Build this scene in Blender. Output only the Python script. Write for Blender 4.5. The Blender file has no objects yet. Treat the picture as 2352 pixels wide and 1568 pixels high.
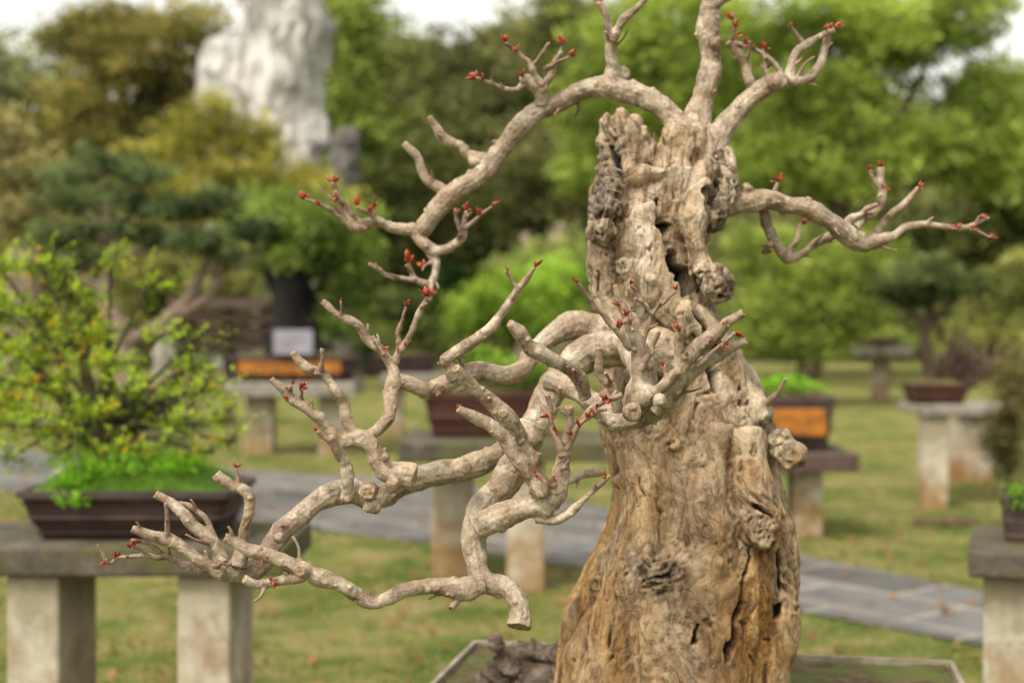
import bpy, math, random
import numpy as np
from mathutils import Vector, Matrix, kdtree
random.seed(7); rng=np.random.default_rng(7)
F=3267.0; CX=1176.0; HV=755.0; H=1.5
def P(u,v,d): return Vector(((u-CX)/F*d, d, H-(v-HV)/F*d))
def PX(u,d): return (u-CX)/F*d
def PZ(v,d): return H-(v-HV)/F*d
scene=bpy.context.scene; COL=scene.collection

# ------------------------------------------------ noise
def vnoise(p,seed=0):
    p=np.asarray(p,dtype=np.float64); i=np.floor(p).astype(np.int64); f=p-i; f=f*f*(3-2*f)
    def h(a,b,c):
        n=(a*374761393+b*668265263+c*1442695041+seed*1274126177)&0xffffffff
        n=((n^(n>>13))*1274126177)&0xffffffff
        n=n^(n>>16)
        return (n&0xffff)/32767.5-1
    x,y,z=i[:,0],i[:,1],i[:,2]; fx,fy,fz=f[:,0],f[:,1],f[:,2]
    a=h(x,y,z)*(1-fx)+h(x+1,y,z)*fx; b=h(x,y+1,z)*(1-fx)+h(x+1,y+1,z)*fx
    c=h(x,y,z+1)*(1-fx)+h(x+1,y,z+1)*fx; d=h(x,y+1,z+1)*(1-fx)+h(x+1,y+1,z+1)*fx
    return (a*(1-fy)+b*fy)*(1-fz)+(c*(1-fy)+d*fy)*fz
def fbm(p,o=4,seed=0):
    p=np.asarray(p,dtype=np.float64); s=0; a=1; t=0
    for k in range(o):
        s=s+a*vnoise(p*(2.03**k)+k*17.3,seed+k); t+=a; a*=0.5
    return s/t
def sm(a,b,x):
    t=np.clip((x-a)/(b-a),0,1); return t*t*(3-2*t)

# ------------------------------------------------ materials
class NT:
    def __init__(s,name):
        s.m=bpy.data.materials.new(name); s.m.use_nodes=True; s.t=s.m.node_tree
        for n in list(s.t.nodes): s.t.nodes.remove(n)
        s.out=s.n('ShaderNodeOutputMaterial')
    def n(s,typ,props=None,**inp):
        nd=s.t.nodes.new(typ)
        for k,v in (props or {}).items(): setattr(nd,k,v)
        for k,v in inp.items():
            k=k.replace('_',' ')
            if isinstance(v,bpy.types.NodeSocket): s.t.links.new(v,nd.inputs[k])
            else: nd.inputs[k].default_value=v
        return nd
    def noise(s,vec,scale,detail=4,rough=0.55,dist=0.0):
        return s.n('ShaderNodeTexNoise',Vector=vec,Scale=scale,Detail=detail,Roughness=rough,Distortion=dist).outputs[0]
    def mapping(s,sc=(1,1,1),rot=(0,0,0)):
        tc=s.n('ShaderNodeTexCoord').outputs['Object']
        return s.n('ShaderNodeMapping',Vector=tc,Scale=sc,Rotation=rot).outputs[0]
    def ramp(s,fac,stops):
        r=s.n('ShaderNodeValToRGB'); s.t.links.new(fac,r.inputs[0]); cr=r.color_ramp
        while len(cr.elements)<len(stops): cr.elements.new(0.5)
        for e,(p,c) in zip(cr.elements,stops):
            e.position=p; e.color=(c if isinstance(c,tuple) else (c,c,c))+(1,)
        return r.outputs[0]
    def mix(s,f,a,b,bt='MIX'):
        nd=s.t.nodes.new('ShaderNodeMix'); nd.data_type='RGBA'; nd.blend_type=bt
        for sock,v in ((nd.inputs[0],f),(nd.inputs[6],a),(nd.inputs[7],b)):
            if isinstance(v,bpy.types.NodeSocket): s.t.links.new(v,sock)
            elif isinstance(v,tuple): sock.default_value=v+(1,)
            else: sock.default_value=v
        return nd.outputs[2]
    def math(s,op,a,b=0.0):
        nd=s.t.nodes.new('ShaderNodeMath'); nd.operation=op
        for sock,v in ((nd.inputs[0],a),(nd.inputs[1],b)):
            if isinstance(v,bpy.types.NodeSocket): s.t.links.new(v,sock)
            else: sock.default_value=v
        return nd.outputs[0]
    def attr(s,name):
        return s.n('ShaderNodeAttribute',{'attribute_name':name})
    def sep(s,c):
        nd=s.n('ShaderNodeSeparateColor'); s.t.links.new(c,nd.inputs[0]); return nd.outputs
    def bump(s,h,st=0.5,dist=0.01):
        return s.n('ShaderNodeBump',Height=h,Strength=st,Distance=dist).outputs[0]
    def finish(s,col,rough=0.8,nrm=None,spec=0.3):
        b=s.n('ShaderNodeBsdfPrincipled')
        for k,v in (('Base Color',col),('Roughness',rough),('Specular IOR Level',spec)):
            if isinstance(v,bpy.types.NodeSocket): s.t.links.new(v,b.inputs[k])
            elif isinstance(v,tuple): b.inputs[k].default_value=v+(1,)
            else: b.inputs[k].default_value=v
        if nrm is not None: s.t.links.new(nrm,b.inputs['Normal'])
        s.t.links.new(b.outputs[0],s.out.inputs[0]); return s.m

def mottled(name,stops,scale=6,sc=(1,1,1),rough=0.85,bst=0.5,bd=0.01,detail=6,stain=None,spec=0.25):
    n=NT(name); v=n.mapping(sc); f=n.noise(v,scale,detail,0.62,0.4)
    c=n.ramp(f,stops)
    if stain:
        f2=n.noise(v,scale*0.35,4,0.6,0.2)
        c=n.mix(n.ramp(f2,[(0.45,0.0),(0.62,1.0)]),c,stain)
    f3=n.noise(v,scale*5,5,0.7)
    c=n.mix(0.5,c,n.ramp(f3,[(0.3,0.55),(0.7,1.15)]),'MULTIPLY')
    return n.finish(c,rough,n.bump(n.math('ADD',f3,f),bst,bd),spec)

def leafmat(name,trans=0.42):
    n=NT(name); a=n.attr('Col').outputs['Color']
    d=n.n('ShaderNodeBsdfDiffuse',Color=a); t=n.n('ShaderNodeBsdfTranslucent',Color=n.mix(0.6,a,(1.5,1.5,0.8),'MULTIPLY'))
    m=n.n('ShaderNodeMixShader',Fac=trans); n.t.links.new(d.outputs[0],m.inputs[1]); n.t.links.new(t.outputs[0],m.inputs[2])
    n.t.links.new(m.outputs[0],n.out.inputs[0]); return n.m
M_leaf=leafmat('leaf')
def legmat():
    n=NT('concrete_leg'); v=n.mapping(); f=n.noise(v,5,6,0.65,0.4); f3=n.noise(v,26,5,0.7)
    c=n.ramp(f,[(0.3,(0.25,0.20,0.135)),(0.5,(0.41,0.365,0.28)),(0.7,(0.50,0.46,0.37))])
    c=n.mix(0.5,c,n.ramp(f3,[(0.3,0.6),(0.7,1.15)]),'MULTIPLY')
    z=n.n('ShaderNodeSeparateXYZ',Vector=v).outputs[2]
    g=n.math('ADD',z,n.math('MULTIPLY',n.math('SUBTRACT',f,0.5),1.2))
    c=n.mix(n.ramp(g,[(0.02,0.9),(0.28,0.3),(0.5,0.0)]),c,(0.24,0.135,0.045))
    c=n.mix(n.ramp(g,[(0.52,0.0),(0.70,0.65)]),c,(0.17,0.14,0.07))
    return n.finish(c,0.9,n.bump(f3,0.5,0.01),0.2)
M_concrete=legmat()
M_slab=mottled('mossy_slab',[(0.3,(0.04,0.034,0.026)),(0.55,(0.10,0.085,0.062)),(0.75,(0.19,0.17,0.13))],9,stain=(0.085,0.085,0.022))
M_paleslab=mottled('pale_slab',[(0.3,(0.15,0.13,0.10)),(0.55,(0.26,0.235,0.195)),(0.75,(0.38,0.35,0.295))],5)
M_edging=mottled('worn_concrete_edging',[(0.3,(0.14,0.115,0.08)),(0.55,(0.25,0.21,0.155)),(0.75,(0.33,0.28,0.215))],14)
M_pot=mottled('dark_brown_glaze',[(0.3,(0.03,0.018,0.015)),(0.6,(0.06,0.038,0.032)),(0.8,(0.10,0.068,0.058))],8,rough=0.6,bst=0.15,spec=0.35)
M_redpot=mottled('red_brown_clay',[(0.3,(0.035,0.015,0.010)),(0.7,(0.085,0.034,0.022))],8,rough=0.6,bst=0.15)
M_orange=mottled('orange_glaze',[(0.3,(0.26,0.085,0.012)),(0.46,(0.42,0.15,0.016)),(0.54,(0.14,0.06,0.02)),(0.62,(0.38,0.14,0.018))],7,rough=0.5,bst=0.1)
M_wood=mottled('weathered_timber',[(0.3,(0.045,0.029,0.022)),(0.7,(0.125,0.085,0.067))],5,(4,1,1))
M_bgbark=mottled('dark_bark',[(0.3,(0.03,0.02,0.012)),(0.7,(0.12,0.085,0.055))],10,(2,2,0.6),bst=0.8,bd=0.03)
M_blackbark=mottled('black_bark',[(0.3,(0.006,0.005,0.005)),(0.7,(0.02,0.017,0.015))],10,(2,2,0.6),bst=0.8,bd=0.03)
M_soil=mottled('soil',[(0.3,(0.06,0.04,0.02)),(0.5,(0.13,0.09,0.042)),(0.7,(0.22,0.17,0.085))],18,bst=1.0,bd=0.02,stain=(0.13,0.155,0.035))
M_moss=mottled('moss',[(0.3,(0.08,0.17,0.015)),(0.7,(0.20,0.36,0.035))],30,bst=1.0,bd=0.02)
n=NT('karst_limestone'); v=n.mapping((1,1,0.32)); f=n.noise(v,1.2,9,0.70,1.0); f2=n.noise(v,3.4,7,0.72,0.6); f4=n.noise(n.mapping(),0.35,3,0.5)
c=n.ramp(f,[(0.35,(0.13,0.12,0.11)),(0.44,(0.33,0.315,0.29)),(0.53,(0.48,0.46,0.43)),(0.66,(0.66,0.64,0.60))])
c=n.mix(0.8,c,n.ramp(f2,[(0.38,0.42),(0.5,0.97),(0.68,1.15)]),'MULTIPLY'); c=n.mix(n.ramp(f4,[(0.47,0.0),(0.58,0.65)]),c,(0.70,0.68,0.64))
M_rock=n.finish(c,0.9,n.bump(n.math('ADD',f,f2),0.8,0.2),0.2)
M_pink=mottled('pinkish_rock',[(0.30,(0.15,0.10,0.07)),(0.6,(0.34,0.25,0.19))],2,bst=1.0,bd=0.1)
M_sign=mottled('pale_placard',[(0.3,(0.23,0.215,0.25)),(0.7,(0.31,0.295,0.335))],6,bst=0.05)
M_ink=mottled('placard_ink',[(0.3,(0.12,0.10,0.14)),(0.7,(0.18,0.16,0.2))],6,bst=0.05)

# ground
n=NT('lawn'); v=n.mapping()
f=n.noise(v,0.9,7,0.74,0.6); g=n.noise(v,2.6,6,0.76,0.4)
c=n.ramp(f,[(0.36,(0.085,0.122,0.024)),(0.46,(0.145,0.17,0.039)),(0.55,(0.22,0.215,0.064)),(0.65,(0.32,0.265,0.12))])
c=n.mix(n.ramp(g,[(0.52,0.0),(0.60,0.9)]),c,(0.30,0.225,0.108))
c=n.mix(n.ramp(g,[(0.39,0.85),(0.47,0.0)]),c,(0.075,0.115,0.02))
h=n.noise(v,60,4,0.8); c=n.mix(0.6,c,n.ramp(h,[(0.3,0.5),(0.7,1.3)]),'MULTIPLY')
M_lawn=n.finish(c,0.95,n.bump(h,0.8,0.03),0.1)
# path
n=NT('flagstone'); v=n.mapping((1,1,1),(0,0,math.radians(52)))
b=n.n('ShaderNodeTexBrick',{'offset':0.5},Vector=v,Scale=1.0)
b.inputs['Color1'].default_value=(0.07,0.067,0.063,1); b.inputs['Color2'].default_value=(0.145,0.138,0.13,1); b.inputs['Mortar'].default_value=(0.25,0.23,0.185,1)
b.inputs['Mortar Size'].default_value=0.02; b.inputs['Brick Width'].default_value=0.9; b.inputs['Row Height'].default_value=0.55
f=n.noise(v,3,6,0.7,0.3); c=n.mix(0.8,b.outputs[0],n.ramp(f,[(0.3,0.6),(0.7,1.3)]),'MULTIPLY')
M_path=n.finish(c,n.ramp(f,[(0.3,0.4),(0.7,0.8)]),n.bump(f,0.3,0.01),0.35)

# trunk
n=NT('trunk_wood'); ms=n.sep(n.attr('mask').outputs['Color'])
v=n.mapping((1,1,0.45)); v1=n.mapping(); vv=n.mapping((1,1,0.15))
a=n.noise(v,6.2,8,0.64,1.7); b=n.noise(v,55,6,0.72,0.8); d=n.noise(v1,5,4,0.6,0.5); e=n.noise(v1,120,3,0.6); s_=n.noise(vv,27,6,0.66,1.1); w=n.noise(v1,16,6,0.66,1.4)
ln=n.noise(v,10,6,0.66,2.0); crv=n.ramp(ln,[(0.472,1.0),(0.493,0.42),(0.500,0.38),(0.514,1.0)])
ln2=n.noise(v1,27,5,0.65,1.5); crv2=n.ramp(ln2,[(0.475,1.0),(0.495,0.5),(0.515,1.0)])
c=n.ramp(a,[(0.33,(0.155,0.097,0.052)),(0.43,(0.285,0.20,0.12)),(0.52,(0.395,0.305,0.202)),(0.64,(0.50,0.42,0.315))])
c=n.mix(0.65,c,n.ramp(w,[(0.36,(0.52,0.45,0.38)),(0.49,(1.0,1.0,1.0)),(0.64,(1.12,1.12,1.12))]),'MULTIPLY')
c=n.mix(0.7,c,n.ramp(b,[(0.34,0.50),(0.5,0.98),(0.68,1.15)]),'MULTIPLY')
c=n.mix(n.math('MULTIPLY',ms[2],n.ramp(d,[(0.30,0.42),(0.46,0.97)])),c,n.ramp(s_,[(0.36,(0.095,0.038,0.010)),(0.46,(0.27,0.13,0.030)),(0.55,(0.385,0.22,0.068)),(0.66,(0.50,0.36,0.185))]))
c=n.mix(n.math('MULTIPLY',ms[1],n.ramp(b,[(0.35,1.0),(0.6,0.65)])),c,n.ramp(a,[(0.35,(0.048,0.034,0.025)),(0.6,(0.22,0.185,0.145))]))
c=n.mix(0.65,c,crv,'MULTIPLY'); c=n.mix(0.4,c,crv2,'MULTIPLY')
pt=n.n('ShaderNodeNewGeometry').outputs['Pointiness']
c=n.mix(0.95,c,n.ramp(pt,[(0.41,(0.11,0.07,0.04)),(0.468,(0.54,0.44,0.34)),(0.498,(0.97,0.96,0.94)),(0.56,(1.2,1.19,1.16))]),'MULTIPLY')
c=n.mix(ms[0],c,(0.008,0.006,0.004))
hh=n.math('ADD',n.math('MULTIPLY',b,1.0),n.math('ADD',n.math('MULTIPLY',crv,0.4),n.math('ADD',n.math('MULTIPLY',e,0.4),n.math('MULTIPLY',w,0.8))))
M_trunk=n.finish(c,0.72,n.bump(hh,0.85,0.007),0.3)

# branch bark
n=NT('smooth_peeling_bark'); ms=n.sep(n.attr('mask').outputs['Color'])
v=n.mapping()
a=n.noise(v,20,6,0.64,1.0); b=n.noise(v,160,5,0.7,0.3); p=n.noise(v,38,2,0.4,1.5); g=n.noise(v,9,4,0.6,0.6)
c=n.ramp(a,[(0.34,(0.135,0.096,0.062)),(0.43,(0.24,0.183,0.125)),(0.54,(0.34,0.275,0.20)),(0.65,(0.48,0.415,0.32))])
c=n.mix(n.ramp(g,[(0.5,0.0),(0.62,0.5)]),c,(0.29,0.20,0.115))
line=n.ramp(p,[(0.475,1.0),(0.495,0.5),(0.515,1.0)])
c=n.mix(0.75,c,line,'MULTIPLY')
c=n.mix(0.75,c,n.ramp(b,[(0.3,0.42),(0.5,0.97),(0.7,1.2)]),'MULTIPLY')
c=n.mix(ms[1],c,n.mix(0.5,c,(0.12,0.055,0.036)))
c=n.mix(ms[0],c,n.ramp(b,[(0.38,(0.12,0.075,0.04)),(0.6,(0.32,0.23,0.14))]))
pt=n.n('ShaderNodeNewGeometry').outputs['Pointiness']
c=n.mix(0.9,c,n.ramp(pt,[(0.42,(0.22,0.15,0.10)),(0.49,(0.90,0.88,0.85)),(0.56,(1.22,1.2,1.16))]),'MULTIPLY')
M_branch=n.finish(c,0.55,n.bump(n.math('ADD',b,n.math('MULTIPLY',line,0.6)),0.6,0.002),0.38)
n=NT('red_bud'); c=n.attr('Col').outputs['Color']; M_bud=n.finish(c,0.4,None,0.45)

# ------------------------------------------------ objects
def link(o,parent=None):
    COL.objects.link(o)
    if parent is not None: o.parent=parent
    return o
def meta(o,label,cat=None,kind=None,group=None):
    o['label']=label
    if cat: o['category']=cat
    if kind: o['kind']=kind
    if group: o['group']=group
def empty(name,loc,label,cat,group=None):
    o=bpy.data.objects.new(name,None); o.empty_display_size=0.1; o.location=loc; link(o); meta(o,label,cat,group=group)
    return o
def finish_obj(name,me,mat,parent=None,smooth=True):
    me.materials.append(mat)
    if smooth: me.polygons.foreach_set('use_smooth',np.ones(len(me.polygons),dtype=bool))
    o=bpy.data.objects.new(name,me); link(o)
    if parent is not None:
        o.parent=parent; o.matrix_parent_inverse=Matrix.Translation(-parent.location)
    return o
def quads_mesh(name,V,nq,col=None):
    me=bpy.data.meshes.new(name); me.vertices.add(len(V)); me.vertices.foreach_set('co',V.astype(np.float32).ravel())
    me.loops.add(nq*4); me.loops.foreach_set('vertex_index',np.arange(nq*4,dtype=np.int32))
    me.polygons.add(nq); me.polygons.foreach_set('loop_start',np.arange(0,nq*4,4,dtype=np.int32))
    me.update(calc_edges=True)
    if col is not None:
        at=me.color_attributes.new('Col','FLOAT_COLOR','POINT')
        c4=np.ones((len(V),4),dtype=np.float32); c4[:,:3]=np.repeat(col,4,axis=0); at.data.foreach_set('color',c4.ravel())
    me.validate(); return me
def box(x0,x1,y0,y1,z0,z1):
    V=[(x0,y0,z0),(x1,y0,z0),(x1,y1,z0),(x0,y1,z0),(x0,y0,z1),(x1,y0,z1),(x1,y1,z1),(x0,y1,z1)]
    return V,[(0,3,2,1),(4,5,6,7),(0,1,5,4),(1,2,6,5),(2,3,7,6),(3,0,4,7)]
def boxobj(name,b,mat,parent=None,bev=0.01,rot=0.0,jit=0.0):
    x0,x1,y0,y1,z0,z1=b
    V,Fc=box(*b)
    if rot:
        cx,cy=(x0+x1)/2,(y0+y1)/2; cs,sn=math.cos(rot),math.sin(rot)
        V=[(cx+(x-cx)*cs-(y-cy)*sn,cy+(x-cx)*sn+(y-cy)*cs,z) for x,y,z in V]
    me=bpy.data.meshes.new(name); me.from_pydata(V,[],Fc); me.update()
    o=finish_obj(name,me,mat,parent,False)
    m=o.modifiers.new('b','BEVEL'); m.width=bev; m.segments=2
    return o
def loft(rings,cap=True):
    V=[];Fc=[];k=len(rings[0])
    for r in rings: V+=r
    for i in range(len(rings)-1):
        for j in range(k):
            a=i*k+j; b=i*k+(j+1)%k; Fc.append((a,b,b+k,a+k))
    if cap:
        Fc.append(tuple(range(k))[::-1]); Fc.append(tuple(range((len(rings)-1)*k,len(rings)*k)))
    return V,Fc
def rrect(cx,cy,z,hw,hd,r,rot=0,n=5):
    pts=[]
    for qi,(sx,sy) in enumerate(((1,1),(-1,1),(-1,-1),(1,-1))):
        for k in range(n):
            a=math.radians(90*qi+90*k/(n-1)); pts.append((sx*(hw-r)+r*math.cos(a),sy*(hd-r)+r*math.sin(a)))
    cs,sn=math.cos(rot),math.sin(rot)
    return [(cx+x*cs-y*sn,cy+x*sn+y*cs,z) for x,y in pts]
def pot(cx,cy,z0,h,hw,hd,mat,label,rot=0,fillmat=M_soil,panel=False,name='plant_pot',group=None,dome=0.30,flare=1.0):
    e=empty(name,(cx,cy,z0),label,'plant pot',group)
    prof=[(0.0,0.80),(0.06,0.82),(0.10,0.85),(0.13,0.86),(0.16,0.83),(0.40,0.90),(0.44,0.93),(0.48,0.905),(0.72,0.94),(0.76,0.97),(0.80,0.945),(0.84,0.955),(0.86,1.0),(0.98,1.0),(1.0,0.99),(1.0,0.93),(0.90,0.92)]
    prof=[(t,1-(1-s_)*flare if t<0.98 else s_) for t,s_ in prof]
    rings=[rrect(cx,cy,z0+h*t,hw*s,hd-(hw*(1-s)),0.05*hw+0.01,rot) for t,s in prof]
    V,Fc=loft(rings); me=bpy.data.meshes.new('body'); me.from_pydata(V,[],Fc); me.update(); finish_obj('body',me,mat,e,False)
    N=26; V=[];Fc=[]
    for i in range(N+1):
        for j in range(N+1):
            x=(i/N*2-1);y=(j/N*2-1)
            V.append([x*hw*0.925,y*(hd-hw*0.075),z0+h*0.91+h*dome*((1-x**4)*(1-y**4))])
    V=np.array(V); V[:,2]+=fbm(V*np.array([14,14,0])+3,3)*h*0.12*(1 if fillmat is M_moss else .3)
    cs,sn=math.cos(rot),math.sin(rot); X=cx+V[:,0]*cs-V[:,1]*sn; Y=cy+V[:,0]*sn+V[:,1]*cs; V[:,0]=X;V[:,1]=Y
    for i in range(N):
        for j in range(N):
            a=i*(N+1)+j; Fc.append((a,a+N+1,a+N+2,a+1))
    nm='moss' if fillmat is M_moss else 'soil'
    me=bpy.data.meshes.new(nm); me.from_pydata(V.tolist(),[],Fc); me.update(); finish_obj(nm,me,fillmat,e)
    if panel:
        boxobj('glazed_panel',(cx-hw*0.80,cx+hw*0.74,cy-hd+hw*0.05-0.03,cy-hd+hw*0.05+0.1,z0+h*0.28,z0+h*0.78),M_orange,e,0.008)
    return e
def table(x0,x1,y0,y1,zt,th,legs,lw,label,mat=M_slab,rot=0.0,lmat=M_concrete,group='stone display tables on the lawn'):
    e=empty('stone_table',((x0+x1)/2,(y0+y1)/2,0),label,'table',group)
    o=boxobj('tabletop',(x0,x1,y0,y1,zt-th,zt),mat,e,th*0.12,rot)
    for lx,ly,wx,wy in legs:
        boxobj('leg',(lx-wx/2,lx+wx/2,ly-wy/2,ly+wy/2,-0.02,zt-th-0.002),lmat,e,0.012,rot)
    return e

# ---------- tubes
def resample(pts,step):
    P4=np.array(pts,dtype=float); n=len(P4); out=[]
    ext=np.vstack([2*P4[0]-P4[1],P4,2*P4[-1]-P4[-2]])
    for i in range(1,n):
        p0,p1,p2,p3=ext[i-1],ext[i],ext[i+1],ext[i+2]
        L=np.linalg.norm(p2[:3]-p1[:3]); k=max(2,int(L/step))
        for j in range(k):
            t=j/k; out.append(0.5*((2*p1)+(-p0+p2)*t+(2*p0-5*p1+4*p2-p3)*t*t+(-p0+3*p1-3*p2+p3)*t**3))
    out.append(P4[-1]); return np.array(out)
class Geo:
    def __init__(s): s.V=[];s.F=[];s.n=0;s.cl=[];s.cuts=[]
    def tube(s,pts,step=0.004,seg=12,wob=0.0,knot=0.0,cut=False,seed=0,taper=False):
        C=resample(pts,step); C[:,3]=np.maximum(C[:,3],0.0005)
        L=np.concatenate([[0],np.cumsum(np.linalg.norm(np.diff(C[:,:3],axis=0),axis=1))])
        if wob:
            rm=float(np.mean(C[:,3])); q=np.stack([L/(rm*3.2),np.full_like(L,seed*3.7),np.zeros_like(L)],1)
            env=np.clip(L/(rm*3),0,1)*np.clip((L[-1]-L)/(rm*3)+0.1,0,1)
            wr_=wob*np.minimum(C[:,3],0.011)
            for k in range(3): C[:,k]+=vnoise(q+k*9.1,seed+5)*wr_*env
        if knot:
            rm=float(np.mean(C[:,3])); q=np.stack([L/(rm*2.2),np.full_like(L,seed*1.3),np.zeros_like(L)],1)
            nn=vnoise(q,seed+11); C[:,3]*=1+knot*np.maximum(nn,-0.4)
        T=np.gradient(C[:,:3],axis=0); T/=np.linalg.norm(T,axis=1)[:,None]+1e-12
        up=np.array([0.13,1,0.21]); N=np.cross(T[0],up); N/=np.linalg.norm(N)
        base=s.n; ang=np.arange(seg)*2*math.pi/seg; rings=[]
        for i in range(len(C)):
            N=N-T[i]*np.dot(N,T[i]); N/=np.linalg.norm(N)+1e-12; B=np.cross(T[i],N)
            r=C[i,3]; rings.append(C[i,:3]+r*(np.cos(ang)[:,None]*N+np.sin(ang)[:,None]*B))
        V=np.vstack(rings); s.V.append(V); m=len(C)
        for i in range(m-1):
            for j in range(seg):
                a=base+i*seg+j;b=base+i*seg+(j+1)%seg; s.F.append((a,b,b+seg,a+seg))
        s.V.append(np.array([C[0,:3]-T[0]*C[0,3]*0.3, C[-1,:3]+T[-1]*C[-1,3]*(0.08 if cut else 0.6)]))
        a0=base+m*seg
        for j in range(seg):
            s.F.append((a0,base+(j+1)%seg,base+j)); s.F.append((a0+1,base+(m-1)*seg+j,base+(m-1)*seg+(j+1)%seg))
        s.n+=m*seg+2; s.cl.append(C)
        if cut: s.cuts.append((C[-1,:3],T[-1],C[-1,3]))
        return C
    def blob(s,c,r,seed=0,rough=0.15,ns=14):
        c=np.array(c);r=np.array(r,dtype=float); base=s.n; V=[]
        V.append((0,0,1))
        for i in range(1,ns):
            a=math.pi*i/ns
            for j in range(2*ns):
                b=math.pi*j/ns; V.append((math.sin(a)*math.cos(b),math.sin(a)*math.sin(b),math.cos(a)))
        V.append((0,0,-1)); V=np.array(V); k=2*ns
        q=1+rough*fbm(V*1.7+seed*5.1,3,seed)
        s.V.append(c+V*r*q[:,None])
        for j in range(k):
            s.F.append((base,base+1+j,base+1+(j+1)%k))
            l=base+1+(ns-2)*k; s.F.append((base+len(V)-1,l+(j+1)%k,l+j))
        for i in range(ns-2):
            for j in range(k):
                a=base+1+i*k+j;b=base+1+i*k+(j+1)%k; s.F.append((a,a+k,b+k,b))
        s.n+=len(V)
    def mesh(s,name):
        me=bpy.data.meshes.new(name); me.from_pydata(np.vstack(s.V).tolist(),[],s.F); me.update(); return me
    def remesh(s,name,vox,smooth=2,fac=0.5):
        me=s.mesh(name+'_t'); o=bpy.data.objects.new('tmp',me); COL.objects.link(o)
        m=o.modifiers.new('r','REMESH'); m.mode='VOXEL'; m.voxel_size=vox
        if smooth:
            q=o.modifiers.new('s','SMOOTH'); q.factor=fac; q.iterations=smooth
        dg=bpy.context.evaluated_depsgraph_get(); r=bpy.data.meshes.new_from_object(o.evaluated_get(dg)); r.name=name
        bpy.data.objects.remove(o); bpy.data.meshes.remove(me); return r
def getVN(me):
    k=len(me.vertices); V=np.empty(k*3,dtype=np.float32); me.vertices.foreach_get('co',V)
    N=np.empty(k*3,dtype=np.float32); me.vertex_normals.foreach_get('vector',N)
    return V.reshape(-1,3).astype(float),N.reshape(-1,3).astype(float)
def setV(me,V): me.vertices.foreach_set('co',V.astype(np.float32).ravel()); me.update()
def setmask(me,R,Gc,B):
    at=me.color_attributes.new('mask','FLOAT_COLOR','POINT'); c=np.ones((len(me.vertices),4),dtype=np.float32)
    c[:,0]=R;c[:,1]=Gc;c[:,2]=B; at.data.foreach_set('color',c.ravel())

# ================================================= MAIN TREE
TD=2.6
base=Vector((PX(1560,TD),TD,0.76))
tree=empty('bonsai_tree',base,'old gnarled pale-barked crape myrtle bonsai in a shallow concrete tray','tree')
prof=[(395,1375,1680),(430,1358,1668),(470,1350,1650),(510,1345,1640),(560,1340,1628),(610,1337,1632),(660,1342,1640),(710,1358,1648),(760,1376,1680),(800,1380,1705),(850,1386,1738),(900,1378,1755),(950,1370,1765),(1000,1374,1785),(1050,1383,1795),(1100,1393,1800),(1150,1400,1812),(1200,1388,1830),(1250,1362,1838),(1300,1332,1842),(1350,1312,1842),(1400,1296,1836),(1450,1288,1824),(1500,1284,1812),(1568,1276,1806),(1640,1255,1822),(1720,1215,1860),(1830,1180,1900)]
pf=np.array(prof,dtype=float); vs=np.linspace(395,1830,240)
Lx=np.interp(vs,pf[:,0],pf[:,1]); Rx=np.interp(vs,pf[:,0],pf[:,2])
def smooth1(a,k=7):
    p=np.pad(a,k//2,mode='edge'); return np.convolve(p,np.ones(k)/k,'valid')
Lx=smooth1(Lx);Rx=smooth1(Rx)
g=Geo(); rings=[]; K=120; th=np.arange(K)*2*math.pi/K
for v,l,r in zip(vs,Lx,Rx):
    cx=PX((l+r)/2,TD); hw=(r-l)/2/F*TD-0.005; hd=min(hw*0.85,0.17); z=PZ(v,TD)
    rings.append(np.stack([cx+hw*np.cos(th),TD+hd*np.sin(th),np.full(K,z)],1))
g.V.append(np.vstack(rings)); m=len(rings)
for i in range(m-1):
    for j in range(K):
        a=i*K+j;b=i*K+(j+1)%K; g.F.append((a,a+K,b+K,b))
g.F.append(tuple(range(K))); g.F.append(tuple(range((m-1)*K,m*K))[::-1]); g.n=m*K
def rp(u,v,r,d): q=P(u,v,d); return (q.x,q.y,q.z,r*d/F)
def T(l,dd=0.0,**k): g.tube([rp(q[0],q[1],q[2],q[3]+dd) for q in l],step=0.012,seg=20,**k)
T([(1590,520,70,2.6),(1605,430,72,2.6),(1608,350,68,2.6),(1600,300,42,2.6)],knot=0.1,seed=1)
T([(1560,470,60,2.56),(1545,400,55,2.56),(1550,330,42,2.57),(1560,300,28,2.58)],knot=0.1,seed=2)
T([(1440,480,80,2.62),(1432,400,62,2.62),(1432,330,56,2.63),(1425,285,50,2.63)],knot=0.15,seed=3)
for (u,v,r,tv) in ((1388,300,18,258),(1422,290,24,254),(1458,300,20,268),(1478,330,16,290),(1500,340,9,300),(1372,430,12,380)):
    T([(u,v+40,r*1.2,2.61),(u,v,r,2.61),(u+4,tv,r*0.45,2.60)],knot=0.3,seed=int(u))
T([(1425,425,18,2.525),(1460,405,24,2.515),(1505,398,26,2.51),(1550,405,20,2.52)],knot=0.5,seed=5)
T([(1672,345,15,2.55),(1672,390,22,2.54),(1668,440,26,2.54),(1645,500,24,2.52),(1632,530,14,2.53)],knot=0.4,seed=6)
T([(1405,430,18,2.52),(1375,470,24,2.53),(1365,520,16,2.51)],knot=0.3,seed=7)
T([(1640,330,30,2.56),(1610,420,36,2.5),(1592,500,34,2.49),(1600,580,28,2.49),(1625,650,30,2.49)],0.018,knot=0.3,seed=8)
T([(1480,470,40,2.48),(1492,560,44,2.475),(1515,650,44,2.47),(1560,740,44,2.47),(1620,830,34,2.5)],0.034,knot=0.3,seed=9)
T([(1560,700,40,2.46),(1650,790,36,2.48),(1700,880,32,2.5),(1740,960,30,2.5)],0.027,knot=0.3,seed=10)
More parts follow.
